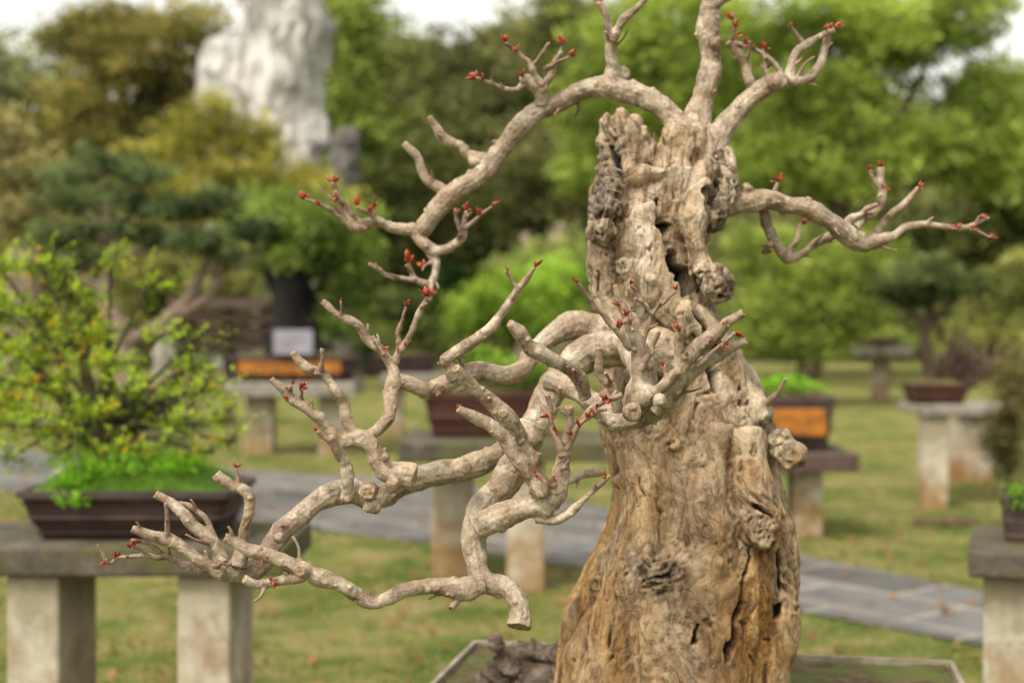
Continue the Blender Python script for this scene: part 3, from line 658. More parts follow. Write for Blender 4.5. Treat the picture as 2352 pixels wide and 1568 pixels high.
# tray and table for the main tree
rot=math.radians(-11); tcx,tcy=0.33,2.62
te=empty('bonsai_tray',(tcx,tcy,0.68),'shallow grey concrete tray holding the old bonsai','plant tray')
rings=[rrect(tcx,tcy,z,hw,hd,0.02,rot) for z,hw,hd in ((0.68,0.47,0.44),(0.70,0.48,0.45),(0.785,0.520,0.490),(0.80,0.520,0.490),(0.80,0.509,0.479),(0.78,0.507,0.477))]
V,Fc=loft(rings); me=bpy.data.meshes.new('body'); me.from_pydata(V,[],Fc); me.update(); finish_obj('body',me,M_edging,te,False)
N_=90; VV=[];FF=[]
for i in range(N_+1):
    for j in range(N_+1): VV.append([(i/N_*2-1)*0.505,(j/N_*2-1)*0.475,0.790])
VV=np.array(VV); VV[:,2]+=0.014*fbm(VV*16,4,5); cs,sn=math.cos(rot),math.sin(rot); x=tcx+VV[:,0]*cs-VV[:,1]*sn; y=tcy+VV[:,0]*sn+VV[:,1]*cs; VV[:,0]=x;VV[:,1]=y
for i in range(N_):
    for j in range(N_):
        a=i*(N_+1)+j; FF.append((a,a+N_+1,a+N_+2,a+1))
me=bpy.data.meshes.new('soil'); me.from_pydata(VV.tolist(),[],FF); me.update(); finish_obj('soil',me,M_soil,te)
table(tcx-0.42,tcx+0.42,2.25,2.98,0.678,0.08,[(tcx-0.3,2.6,0.16,0.4),(tcx+0.3,2.6,0.16,0.4)],0.16,'low stone table under the concrete bonsai tray')

# ================================================= foliage
def leaves(C,Nn,L,W,col):
    k=len(C); A=rng.normal(size=(k,3)); A/=np.linalg.norm(A,axis=1)[:,None]
    B=np.cross(A,Nn); B/=np.linalg.norm(B,axis=1)[:,None]+1e-9
    A=np.cross(Nn,B); A/=np.linalg.norm(A,axis=1)[:,None]+1e-9
    L=np.broadcast_to(L,(k,))[:,None]; W=np.broadcast_to(W,(k,))[:,None]
    V=np.stack([C-A*L*.5,C+B*W*.5-A*L*.05,C+A*L*.5,C-B*W*.5-A*L*.05],1).reshape(-1,3)
    return V,k,col
def crown(name,lobes,ncl,per,cr,leaf,dark,light,parent=None,flat=0.6,asp=0.55,extra=None,exfrac=0.0,gap=0.25,shell=0.5,mat=None,rag=0.55):
    dark=np.array(dark);light=np.array(light)
    w=np.array([l[1][0]*l[1][2] for l in lobes]); w=w/w.sum(); Cs=[];Cols=[]
    for (c,r),wi in zip(lobes,w):
        k=max(4,int(ncl*wi)); d=rng.normal(size=(k,3)); d/=np.linalg.norm(d,axis=1)[:,None]
        rad=shell+(1-shell)*rng.random(k)**0.6
        rad*=1+rag*fbm(d*2.6+np.array(c)*0.37,3,3)
        rad*=1+0.45*rng.random(k)*(rng.random(k)<0.28)
        p=np.array(c)+d*np.array(r)*rad[:,None]
        keep=vnoise(p/(cr*2.6),8)>-1+gap*2*0.6
        keep|=rng.random(k)<0.15
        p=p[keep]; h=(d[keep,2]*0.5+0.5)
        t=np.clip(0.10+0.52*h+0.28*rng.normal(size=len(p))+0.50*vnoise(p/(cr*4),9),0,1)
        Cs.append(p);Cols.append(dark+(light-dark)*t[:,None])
    Cs=np.vstack(Cs);Cols=np.vstack(Cols); k=len(Cs)
    off=rng.normal(size=(k*per,3))*cr*np.array([1,1,flat])*0.6
    C=np.repeat(Cs,per,axis=0)+off; col=np.repeat(Cols,per,axis=0)*(1+0.22*rng.normal(size=(k*per,1)))
    if extra is not None:
        m_=rng.random(len(C))<exfrac; col[m_]=np.array(extra)*(0.8+0.4*rng.random((m_.sum(),1)))
    col=np.clip(col,0.004,0.9)
    Nn=rng.normal(size=(len(C),3))+np.array([0,0,0.7]); Nn/=np.linalg.norm(Nn,axis=1)[:,None]
    L=leaf*(0.6+0.8*rng.random(len(C)))
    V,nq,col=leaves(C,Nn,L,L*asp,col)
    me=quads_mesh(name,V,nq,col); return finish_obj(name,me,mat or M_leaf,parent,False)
def lob(u,v,d,ru,rv,rd=None):
    k=d/F; return (tuple(P(u,v,d)),(ru*k,(rd if rd else ru)*k,rv*k))
def limbs(name,chs,mat,parent,seg=10):
    g=Geo()
    for l in chs: g.tube(l,step=max(0.02,np.linalg.norm(np.array(l[0][:3])-np.array(l[-1][:3]))/24),seg=seg,wob=0.3,knot=0.2,seed=int(abs(l[-1][0])*100)%97)
    return finish_obj(name,g.mesh(name),mat,parent)
def treef(label,ub,d,tr,lobes,ncl,per,cr,leaf,dark,light,cat='tree',name='tree',zb=0.0,bark=None,group=None,**kw):
    b=Vector((PX(ub,d),d,zb)); e=empty(name,b,label,cat,group)
    L=[lob(*l) for l in lobes]; chs=[]
    cen=np.mean([np.array(c) for c,r in L],axis=0); zt=min(c[2]-r[2]*0.5 for c,r in L); zt=max(zt,zb+0.25*(cen[2]-zb))
    fork=np.array([b.x*0.5+cen[0]*0.5,d,zt]); 
    chs.append([(b.x,b.y,zb-0.01,tr*1.25),(b.x+(fork[0]-b.x)*0.3+tr*0.6,b.y,zb+(zt-zb)*0.4,tr),(fork[0],fork[1],fork[2],tr*0.8),(cen[0],cen[1],cen[2],tr*0.3)])
    for c,r in L:
        c=np.array(c); mid=(fork*0.5+c*0.5)+np.array([0,0,-0.1*abs(c[0]-fork[0])])
        chs.append([tuple(fork-np.array([0,0,0.02]))+(tr*0.55,),tuple(mid)+(tr*0.38,),tuple(c+np.array([0,0,r[2]*0.4]))+(tr*0.1,)])
    limbs('trunk',chs,bark or M_bgbark,e)
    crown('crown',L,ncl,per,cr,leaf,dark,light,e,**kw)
    return e

BR_D=(0.13,0.18,0.035);BR_L=(0.48,0.58,0.13)  # background greens mixed towards pale, so distance haze is in the leaf colour
OL_D=(0.085,0.095,0.038);OL_L=(0.33,0.33,0.13)
treef('broad tree with olive and rusty new leaves',330,52,0.32,[(330,130,52,130,90),(220,240,52,120,80),(430,70,52,80,60),(300,320,53,170,80),(420,220,53,80,80),(140,340,53,110,80),(190,90,53,80,50),(250,60,53,90,40)],1800,20,0.42,0.21,(0.11,0.115,0.035),(0.40,0.37,0.12),extra=(0.40,0.26,0.10),exfrac=0.10,gap=.48,rag=.9)
treef('tall grey-green tree with open crown',40,56,0.3,[(50,130,56,90,60),(-60,200,56,150,130),(80,250,56,120,110),(20,380,56,150,110)],1200,20,0.5,0.25,(0.12,0.14,0.07),(0.40,0.43,0.22),gap=0.55,rag=.9)
treef('bright green tree behind the limestone pillar',830,60,0.35,[(790,50,60,95,80),(840,170,60,90,100),(790,280,60,120,110),(860,350,60,110,110),(820,430,60,120,80)],1600,22,0.5,0.27,(0.12,0.165,0.035),(0.42,0.50,0.13),rag=.8)
treef('bright spring-green camphor tree',1500,40,0.30,[(1430,150,40,110,110),(1540,50,40,150,110),(1450,290,40,130,110),(1350,400,40,60,60),(1600,250,40,120,140),(1560,420,40,150,90),(1690,120,40,90,90)],2700,20,0.29,0.155,BR_D,BR_L,gap=.48,rag=1.0)
treef('large spreading bright green camphor tree',1850,38,0.30,[(1780,70,38,110,80),(1850,230,38,130,110),(1960,60,38,120,90),(2060,90,38,100,70),(2190,50,38,110,80),(2260,220,38,90,90),(2110,330,38,140,70),(1960,220,38,70,80),(1780,360,38,130,90),(2260,360,38,110,70),(1950,400,38,110,60),(2130,160,38,70,40)],4000,20,0.29,0.155,BR_D,BR_L,gap=0.52,rag=1.05)
treef('tall dark-trunked broadleaf tree',2360,46,0.32,[(2410,240,46,80,100),(2330,420,46,110,80),(2420,360,46,110,120)],700,20,0.5,0.26,(0.11,0.15,0.045),(0.36,0.42,0.13),rag=.7)
treef('yellow-green weeping shrub beside the rock',470,34,0.10,[(440,320,34,70,50),(520,300,34,60,45),(400,420,34,100,60),(550,380,34,90,50),(480,480,34,130,50),(640,410,34,90,50),(590,320,34,60,40),(700,450,34,90,50),(500,240,34,30,30),(340,360,34,60,40),(760,490,34,70,40)],1500,17,0.26,0.12,(0.18,0.18,0.035),(0.58,0.53,0.14),cat='shrub',name='shrub',gap=.5,rag=.9)
treef('dark evergreen shrub mass by the lawn',850,44,0.16,[(900,500,44,120,100),(980,420,44,110,100),(860,620,44,130,90),(1040,520,44,110,110),(980,640,44,130,100)],1100,22,0.45,0.22,(0.03,0.04,0.015),(0.17,0.185,0.06),cat='shrub',name='shrub',rag=.8)
treef('dark evergreen tree on the lawn edge',1260,50,0.2,[(1230,420,50,110,110),(1300,520,50,110,100),(1200,560,50,130,90),(1120,640,50,110,90),(1330,640,50,110,90)],1100,22,0.5,0.24,(0.04,0.046,0.02),(0.22,0.225,0.09),rag=.8)
treef('olive woodland tree at the foot of the hill',980,60,0.25,[(960,170,60,80,90),(920,270,60,90,90),(1010,300,60,100,110),(960,400,60,110,80)],1000,22,0.55,0.28,OL_D,(0.34,0.36,0.14),gap=.45,rag=.9)
treef('tall olive woodland tree with feathery top',1130,62,0.25,[(1100,150,62,90,80),(1180,120,62,80,70),(1140,250,62,120,100),(1220,200,62,90,100),(1130,370,62,120,90)],1300,22,0.55,0.28,OL_D,(0.33,0.34,0.14),gap=.46,rag=.9)
treef('olive woodland tree behind the camphor',1290,58,0.25,[(1300,70,58,80,80),(1280,180,58,90,90),(1340,200,58,90,100),(1280,320,58,110,90)],1100,22,0.55,0.28,OL_D,(0.35,0.36,0.14),gap=.42,rag=.9)
treef('fresh green shrub in the garden',1160,24,0.07,[(1180,690,24,110,55),(1090,730,24,70,45),(1270,650,24,70,60),(1230,740,24,100,50)],900,20,0.17,0.085,(0.09,0.16,0.02),(0.40,0.56,0.09),cat='shrub',name='shrub',gap=.5,rag=1.0)
treef('mixed light green shrub between garden rocks',1230,33,0.07,[(1160,640,33,60,50),(1250,600,33,50,40),(1320,620,33,50,70),(1240,700,33,120,60)],600,22,0.26,0.13,(0.10,0.13,0.03),(0.38,0.42,0.15),cat='shrub',name='shrub')
treef('yellow-green garden shrub on the lawn',1830,28,0.08,[(1760,590,28,90,70),(1880,640,28,110,70),(1790,700,28,110,60),(1930,720,28,90,50),(1990,590,28,80,60),(1740,770,28,90,40),(1860,780,28,100,36)],1400,20,0.19,0.095,(0.12,0.165,0.035),(0.48,0.56,0.13),cat='shrub',name='shrub',gap=.52,rag=1.0)
treef('yellow-green garden shrub near bare twigs',2300,26,0.08,[(2290,690,26,80,60),(2370,650,26,80,70),(2330,800,26,90,80),(2250,760,26,60,50),(2210,830,26,60,30)],1050,20,0.19,0.095,(0.12,0.13,0.04),(0.44,0.46,0.15),cat='shrub',name='shrub',gap=.5,rag=1.0)
treef('olive shrub at the garden edge',2180,48,0.14,[(2060,500,48,120,90),(2200,520,48,140,90),(2330,560,48,120,110),(2100,620,48,130,80),(1950,520,48,100,80),(1900,600,48,120,90),(2050,720,48,110,70),(2190,730,48,120,70),(1960,760,48,90,50)],1700,22,0.42,0.21,(0.10,0.115,0.04),(0.38,0.40,0.16),cat='shrub',name='shrub',rag=.9)
treef('low olive shrub by the garden rocks',60,40,0.14,[(60,540,40,130,70),(0,620,40,110,80),(160,640,40,130,70),(320,640,40,130,80),(250,720,40,160,60),(520,640,40,120,80),(480,760,40,120,50)],1500,22,0.38,0.18,(0.10,0.11,0.038),(0.42,0.42,0.15),cat='shrub',name='shrub',rag=.9)
treef('loose rust-tinted garden shrub',150,24,0.07,[(40,500,24,90,60),(60,400,24,60,60),(0,330,24,60,70)],420,18,0.25,0.12,(0.15,0.14,0.06),(0.42,0.37,0.18),cat='shrub',name='shrub',gap=0.55,rag=.9)
treef('low mounded green shrub on the lawn',2040,36,0.05,[(2000,790,36,70,30),(2090,800,36,60,26)],300,20,0.22,0.11,(0.08,0.11,0.025),(0.32,0.38,0.09),cat='shrub',name='shrub',rag=.9)
treef('low dark green shrub beside far tables',1010,34,0.05,[(960,790,34,60,36),(1040,800,34,60,34),(880,780,34,60,40)],400,20,0.22,0.11,(0.05,0.07,0.02),(0.24,0.27,0.08),cat='shrub',name='shrub',rag=.9)
# cycad
e=empty('cycad',(PX(1075,30),30,0),'dark green cycad with arching fronds','plant')
gg=Geo(); gg.tube([(PX(1075,30),30,-0.01,0.22),(PX(1075,30),30,1.6,0.2),(PX(1075,30),30,PZ(650,30),0.15)],step=0.2,seg=10,knot=.3); finish_obj('trunk',gg.mesh('trunk'),M_bgbark,e)
top=np.array([PX(1075,30),30,PZ(650,30)]); Cc=[];Vs=[]
for k in range(34):
    a=rng.random()*6.283; el=rng.uniform(0.1,1.2); Lf=rng.uniform(0.9,1.3); h=np.array([math.cos(a),math.sin(a)*1,0])
    side=np.array([-math.sin(a),math.cos(a),0])
    for t in np.linspace(0.1,1,26):
        p=top+h*Lf*t*math.cos(el)+np.array([0,0,Lf*t*math.sin(el)-0.7*t*t])
        for s in (-1,1):
            w=side*s*0.22*(1-abs(t-.5)); q=p+w+np.array([0,0,-0.05]); ww=h*0.018
            Vs+= [p-ww,p+ww,q+ww,q-ww]; Cc.append((0.02,0.045,0.012))
me=quads_mesh('fronds',np.array(Vs),len(Cc),np.array(Cc)); finish_obj('fronds',me,M_leaf,e,False)

# rock pillar
def rockf(label,tubes,vox,amp,mat,d,name='limestone_rock',crag=0.0):
    g=Geo()
    for i,l in enumerate(tubes): g.tube([rp(*q) for q in l],step=0.15,seg=24,knot=0.25 if crag else 0.15,seed=i+40)
    me=g.remesh(name,vox,1); V,N=getVN(me)
    s=1/(amp*5); q=V+amp*1.2*np.stack([fbm(V*s*.8,2,7),fbm(V*s*.8,2,8),fbm(V*s*.8,2,9)],1)
    r=1-2.2*np.abs(fbm(q*np.array([s,s,s*0.38]),4,int(d)))
    dd=amp*r+amp*0.9*fbm(V*s*0.6,3,int(d)+1)-0.35*amp
    if crag: dd+=crag*(1-2.8*np.abs(fbm(q*np.array([2.4,2.4,0.6])*s*1.2,3,55)))+crag*0.8*np.round(fbm(q*s*1.5,2,56)*3)/2
    V+=N*dd[:,None]; V[:,2]=np.maximum(V[:,2],-0.05); setV(me,V)
    o=finish_obj(name,me,mat,None,not crag); meta(o,label,'rock'); return o
D=45
rockf('tall grey and white karst limestone pillar',[[(645,-120,64,D),(650,0,84,D),(650,80,88,D),(642,160,88,D),(635,250,74,D),(645,340,70,D),(660,440,74,D),(680,880,130,D)],
  [(525,112,26,D),(512,180,36,D),(525,290,50,D),(560,420,74,D),(590,880,110,D)],[(706,20,32,D),(718,95,36,D),(698,190,34,D),(708,330,30,D)],[(590,60,34,D),(570,130,46,D),(560,220,50,D),(560,330,52,D)]],0.085,0.28,M_rock,D,crag=0.18)
rockf('dark grey limestone boulder standing beside the pillar',[[(790,310,28,44),(795,380,34,44),(785,480,40,44),(780,880,60,44)]],0.08,0.14,mottled('dark_limestone',[(0.3,(0.06,0.055,0.05)),(0.6,(0.19,0.175,0.16))],1.2,bst=1.0,bd=0.1),44,crag=.1)
for l,d in (([[(1290,510,10,36),(1288,560,18,36),(1280,880,30,36)],[(1268,540,8,36),(1262,600,14,36),(1262,880,34,36)],[(1205,540,9,36),(1210,580,16,36),(1210,880,34,36)]],36),([[(70,400,22,38),(60,470,34,38),(50,880,44,38)]],38)):
    rockf('weathered pinkish scholar rock standing in the garden',l,0.05,0.08,M_pink,d,'scholar_rock')

# ------------ left near bonsai
def sprays(name,lobes,nt,parent,tl,per,leaf,dark,light,extra,exf,bias=(0.15,-0.1,0.8),inner=0.25,outw=0.6):
    dark=np.array(dark);light=np.array(light); w=np.array([l[1][0]*l[1][2] for l in lobes]); w/=w.sum(); C=[];Nn=[];Cl=[]
    for (c,r),wi in zip(lobes,w):
        for _ in range(int(nt*wi)):
            d=rng.normal(size=3); d/=np.linalg.norm(d); p=np.array(c)+d*np.array(r)*(inner+(1.05-inner)*rng.random()**0.6)
            dr=d*outw+np.array(bias)+rng.normal(size=3)*0.35; dr/=np.linalg.norm(dr); L=tl*rng.uniform(0.5,1.5)*(1.9 if rng.random()<.16 else 1)
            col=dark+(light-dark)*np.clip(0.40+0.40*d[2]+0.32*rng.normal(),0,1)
            yel=rng.random()<exf; droop=np.array([0.3,0,-0.5])*L*0.35*rng.random()
            for t in np.linspace(0,1,per):
                q=p+dr*L*t+droop*t*t+rng.normal(size=3)*leaf*0.40; C.append(q); n_=rng.normal(size=3)+dr*0.3; Nn.append(n_/np.linalg.norm(n_))
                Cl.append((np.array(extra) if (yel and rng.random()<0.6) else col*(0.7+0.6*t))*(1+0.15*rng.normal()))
    C=np.array(C);Nn=np.array(Nn);Cl=np.clip(np.array(Cl),0.01,0.9); L=leaf*(0.7+0.7*rng.random(len(C)))
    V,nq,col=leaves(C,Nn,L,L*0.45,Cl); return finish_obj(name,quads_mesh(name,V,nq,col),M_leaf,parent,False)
d=4.85; e=empty('bonsai_shrub',(PX(290,d),d,1.0),'bushy bonsai with tiny green and yellow leaves in a brown tray','bonsai')
LB=[lob(*l) for l in ((0,620,4.9,90,22),(-60,700,4.9,100,50),(90,610,4.8,40,18),(255,605,4.8,22,30),(345,655,4.8,56,9),(170,680,4.9,56,13),(20,725,4.9,120,22),(20,805,4.9,130,34),(190,765,4.8,90,16),(365,775,4.75,56,11),(430,845,4.75,60,13),(240,840,4.75,84,16),(60,885,4.8,130,28),(320,900,4.7,100,15),(465,900,4.7,50,17),(495,965,4.7,46,12),(525,1015,4.7,32,9),(400,975,4.7,76,14),(210,950,4.75,104,15),(-30,935,4.8,90,40),(60,980,4.7,100,22),(20,1050,4.75,34,12),(450,780,4.8,22,8),(310,1035,4.72,110,14),(140,1040,4.72,60,10),(470,1040,4.7,36,7))]
chs=[[rp(290,1110,32,d),rp(270,1040,24,d),rp(230,960,20,d),rp(200,880,14,d),rp(180,780,8,d)],[rp(270,1040,16,d),rp(330,960,13,d),rp(400,880,8,d),rp(430,830,5,d)],[rp(240,980,14,d),rp(150,920,11,d),rp(60,860,8,d)]]
for c,r in LB: 
    s=rp(250+rng.normal()*20,990+rng.normal()*25,9,d); sg=1 if c[0]>s[0] else -1
    chs.append([s,(s[0]*.5+c[0]*.5,s[1]*.5+c[1]*.5,(s[2]*.5+c[2]*.5)+0.03,0.0075),tuple(c)+(0.005,),(c[0]+r[0]*.7*sg,c[1],c[2]+r[2]*.5,0.002)])
    for _ in range(3):
        q=np.array(c)+rng.normal(size=3)*np.array(r)*0.6; chs.append([tuple(c)+(0.0038,),tuple((np.array(c)+q)/2+np.array([0,0,.01]))+(0.003,),tuple(q+np.array([0.01*sg,0,.03]))+(0.0015,)])
limbs('trunk',chs,M_bgbark,e)
sprays('crown',LB,1230,e,0.07,15,0.0145,(0.08,0.14,0.012),(0.44,0.58,0.055),(0.70,0.38,0.03),0.08,bias=(0.65,-0.1,0.42),inner=0.1)
pot(PX(315,4.85),4.9,0.802,0.165,0.355,0.25,M_pot,'dark brown rectangular bonsai tray with ribbed sides and moss',0.0,M_moss,dome=0.6)
e=empty('moss_fern',(PX(165,4.6),4.6,0.985),'small green sprig spilling over the tray edge','plant')
sprays('leaves',[lob(165,1155,4.6,30,10),lob(170,1110,4.7,40,16),lob(300,1065,4.85,180,26),lob(420,1075,4.75,50,18)],680,e,0.03,9,0.012,(0.12,0.28,0.02),(0.32,0.58,0.05),(0.3,0.5,0.05),0.0)
table(-1.95,-0.73,4.55,5.18,0.80,0.095,[(PX(110,4.75),4.80,0.172,0.42),(PX(490,4.75),4.80,0.172,0.42)],0.17,'mossy stone slab table with two concrete legs')

# left pine bonsai
d=11; e=empty('pine_bonsai',(PX(285,d),d,0.85),'old pine bonsai with layered dark needle pads','bonsai')
LP=[lob(*l) for l in ((240,375,11,90,26),(150,400,11,60,26),(330,405,11,65,26),(170,460,11,85,26),(260,450,11,55,24),(335,470,11,60,26),(420,480,10.8,75,28),(500,460,10.8,50,24),(460,555,10.8,85,28),(545,590,10.8,50,24),(230,530,11,85,24),(575,530,10.8,50,24),(120,545,11,60,26),(190,600,11,60,18),(340,540,11,55,20))]
chs=[[rp(285,980,30,d),rp(290,800,26,d),rp(240,680,22,d),rp(270,590,20,d),rp(250,500,14,d),rp(240,400,7,d)],[rp(290,790,18,d),rp(400,720,15,d),rp(460,640,12,d),rp(490,560,6,d)],[rp(380,730,14,d),rp(470,690,11,d),rp(530,600,6,d)],[rp(245,670,14,d),rp(160,620,10,d),rp(130,560,5,d)],[rp(265,600,13,d),rp(360,560,10,d),rp(440,510,5,d)],[rp(255,520,10,d),rp(180,480,7,d),rp(140,400,4,d)],[rp(255,520,10,d),rp(320,480,7,d),rp(335,420,4,d)],[rp(300,780,16,d),rp(380,760,12,d),rp(430,710,9,d)]]
for k in range(30):
    c,r=LP[k%len(LP)]; q=np.array(c)+rng.normal(size=3)*np.array(r)*0.7; chs.append([(c[0]-(c[0]+1.1)*0.0,c[1],c[2]-r[2]*1.2,0.018),tuple((np.array(c)+q)/2)+(0.012,),tuple(q)+(0.005,)])
limbs('trunk',chs,mottled('brown_bark',[(0.3,(0.13,0.09,0.065)),(0.7,(0.32,0.24,0.18))],12,bst=.8,bd=.02),e)
crown('crown',LP,900,20,0.06,0.075,(0.018,0.032,0.014),(0.23,0.29,0.13),e,asp=0.16,flat=0.8,gap=0.56,shell=0.2,rag=1.2)
pot(PX(285,d),d,0.802,0.17,0.42,0.28,M_pot,'dark rectangular pot under the layered pine')
table(PX(110,d),PX(450,d),d-0.4,d+0.4,0.80,0.1,[(PX(170,d),d,0.2,0.4),(PX(400,d),d,0.2,0.4)],0.2,'stone table carrying the layered pine')

# dark trunk broadleaf bonsai on orange-panelled pot
d=17.3
treef('broadleaf bonsai with thick black trunk',668,d,0.20,[(700,510,d,140,55),(620,480,d,70,50),(770,580,d,90,50),(690,590,d,90,36),(800,660,d,50,36),(580,560,d,60,50),(770,740,d,50,30)],900,20,0.14,0.075,(0.04,0.07,0.017),(0.30,0.39,0.09),cat='bonsai',name='bonsai_shrub',zb=1.15,bark=M_blackbark,gap=.5,rag=1.0)
e=empty('stump',(PX(665,d),d-.1,1.15),'thick black charred stump rising from the pot','stump')
g_=Geo(); d=17.15
for l in ([rp(665,820,64,d),rp(662,745,40,d),rp(668,640,36,d),rp(672,570,20,d)],[rp(635,820,30,d),rp(650,760,20,d),rp(660,700,14,d)],[rp(745,820,30,d),rp(715,770,18,d),rp(690,690,12,d)]): g_.tube(l,step=0.03,seg=14,knot=.2,wob=.2,seed=3)
sm_=g_.remesh('wood',0.03,1); finish_obj('wood',sm_,M_blackbark,e)
pot(PX(680,17.2),17.25,0.872,0.31,0.79,0.42,M_pot,'wide dark pot with orange glazed front panel',panel=True)
table(PX(525,17),PX(822,17),16.7,17.8,0.87,0.17,[(PX(600,17.2),17.2,0.32,0.3),(PX(765,17.2),17.2,0.32,0.3)],0.3,'pale stone table under an orange-panelled pot',M_paleslab)
e=empty('name_placard',(PX(673,16.78),16.78,1.19),'pale lavender name placard standing on the pot edge','sign')
boxobj('board',(PX(629,16.78),PX(718,16.78),16.77,16.79,1.2,PZ(757,16.78)),M_sign,e,0.004)
for k in range(2): boxobj('lettering',(PX(642,16.78),PX(704-k*18,16.78),16.763,16.768,1.37-k*0.08,1.385-k*0.08),M_ink,e,0.001)

# timber rack
e=empty('timber_rack',(PX(520,22),22,0),'weathered brown slatted timber rack','rack')
for k in range(4): boxobj('slat',(PX(405,22),PX(632,22),21.8-0.12*k,22.1,PZ(790-k*30,22)-0.07,PZ(790-k*30,22)+0.08),M_wood,e,0.02)
for u in (430,520,610): boxobj('post',(PX(u,22)-.08,PX(u,22)+.08,22.1,22.26,-0.02,PZ(690,22)),M_wood,e,0.02)
o=rockf('pale boulder beside the timber rack',[[(375,770,20,21),(378,830,28,21),(370,900,30,21)]],0.04,0.04,M_paleslab,21,'boulder')

# mid table behind trunk + brown pot
table(PX(925,8.4),PX(1400,8.4),8.0,9.0,0.86,0.11,[(PX(1038,8.6),8.75,0.25,0.25),(PX(1207,8.1),8.2,0.215,0.22)],0.2,'dark stone slab table with thick pale legs')
pot(PX(1100,8.5),8.55,0.862,0.27,0.33,0.24,M_redpot,'red-brown clay pot on a stone table')
treef('small green bonsai in a clay pot',1110,8.55,0.02,[(1180,850,8.5,90,26),(1090,820,8.6,60,20)],120,18,0.07,0.04,(0.07,0.13,0.02),(0.28,0.42,0.06),cat='bonsai',name='bonsai_shrub',zb=1.10,gap=0.5)
table(PX(880,20),PX(1120,20),19.6,20.6,0.88,0.14,[(PX(910,20),20,0.2,0.3),(PX(1080,20),20,0.25,0.3)],0.2,'pale stone table on the far lawn',M_paleslab)
pot(PX(930,20),20.1,0.882,0.26,0.45,0.3,M_pot,'dark brown pot on a pale stone table')
treef('small dark bonsai in a brown pot',930,20.1,0.05,[(910,700,20,50,30),(960,750,20,40,24)],160,18,0.14,0.08,(0.03,0.045,0.015),(0.15,0.19,0.06),cat='bonsai',name='bonsai_shrub',zb=1.12,gap=.4)
# orange pot right
table(PX(1690,10.4),PX(1945,10.4),10.0,10.9,0.62,0.13,[(PX(1852,10.3),10.35,0.21,0.25),(PX(1740,10.3),10.35,0.21,0.25)],0.2,'dark stone table with a pale leg',M_wood)
pot(PX(1818,10.4),10.45,0.622,0.39,0.285,0.26,M_pot,'dark square pot with orange glazed panel',panel=True)
e=empty('moss_plant',(PX(1810,10.4),10.4,1.0),'low bright green plant filling the pot','plant')
crown('leaves',[lob(1800,885,10.4,55,16),lob(1850,892,10.4,30,10)],180,16,0.05,0.03,(0.12,0.26,0.025),(0.34,0.58,0.06),e)
# right table with pine
table(PX(2090,12.2),PX(2225,12.2),11.8,12.6,0.86,0.08,[(PX(2148,11.9),11.95,0.2,0.2)],0.2,'pale stone table on the lawn',M_paleslab)
table(PX(2175,14.2),PX(2300,14.2),13.8,14.5,0.76,0.09,[(PX(2228,14),14,0.40,0.2)],0.2,'pale stone table with a broad leg',M_paleslab)
pot(PX(2148,12.2),12.2,0.862,0.17,0.25,0.18,M_redpot,'small red-brown pot holding a pine bonsai')
d=12.2; e=empty('pine_bonsai',(PX(2130,d),d,1.02),'small pine bonsai with domed crown','bonsai')
limbs('trunk',[[rp(2140,875,16,d),rp(2128,820,13,d),rp(2122,760,12,d),rp(2135,700,10,d),rp(2120,640,5,d)],[rp(2124,760,8,d),rp(2180,700,6,d),rp(2210,660,3,d)],[rp(2124,740,8,d),rp(2070,700,6,d),rp(2030,670,3,d)]],M_bgbark,e)
crown('crown',[lob(*l) for l in ((2120,635,d,95,28),(2050,660,d,60,22),(2195,660,d,60,24),(2130,605,d,65,17),(2090,690,d,50,12))],560,20,0.06,0.06,(0.025,0.04,0.014),(0.22,0.27,0.10),e,asp=0.2,flat=0.7,shell=0.3,gap=.48,rag=1.1)
d=12.8; e=empty('bonsai_shrub',(PX(2200,d),d,0.86),'tangled bare brown bonsai twigs','bonsai')
chs=[]
for k in range(54):
    u=2200+rng.normal()*36; chs.append([rp(2195+rng.normal()*14,905,4,d),rp(u,850+rng.normal()*14,3,d+rng.normal()*.1),rp(u+rng.normal()*26,800+rng.normal()*28,1.6,d+rng.normal()*.15)])
limbs('trunk',chs,mottled('reddish_twigs',[(0.3,(0.08,0.045,0.035)),(0.7,(0.22,0.14,0.11))],10),e,6)
table(PX(1978,30),PX(2085,30),29.5,30.8,1.14,0.22,[(PX(2022,30),30,0.33,0.3)],0.3,'pale stone table on the far lawn',M_paleslab)
pot(PX(2020,30),30.1,1.142,0.16,0.42,0.3,M_redpot,'low red-brown pot on a far table')
# near right table
table(1.525,2.2,4.36,5.0,0.80,0.085,[(1.655,4.68,0.19,0.36),(2.1,4.52,0.19,0.36)],0.17,'mossy stone slab table with concrete leg',rot=-0.33)
pot(PX(2435,4.75),4.74,0.802,0.15,0.19,0.15,M_pot,'dark brown clay pot with clipped shrub',rot=-0.33,flare=0.4)
treef('small clipped green shrub in a pot',2430,4.74,0.015,[(2410,1135,4.72,70,34),(2345,1150,4.68,32,20)],260,20,0.025,0.016,(0.04,0.08,0.01),(0.18,0.30,0.045),cat='shrub',name='bonsai_shrub',zb=0.94,extra=(0.3,0.4,0.05),exfrac=.1,gap=.4)
treef('sparse brown-green shrub on the lawn',2310,12.6,0.03,[(2340,940,12.6,60,60),(2300,1010,12.6,40,50),(2350,860,12.6,60,60),(2330,1070,12.6,40,40)],420,16,0.09,0.045,(0.08,0.07,0.03),(0.30,0.27,0.12),cat='shrub',name='shrub',gap=.5,rag=.9)
rockf('flat stone lying in the grass',[[(2100,1205,14,10.8),(2200,1200,20,10.8),(2300,1215,14,10.8)]],0.02,0.015,M_soil,10,'flat_stone')

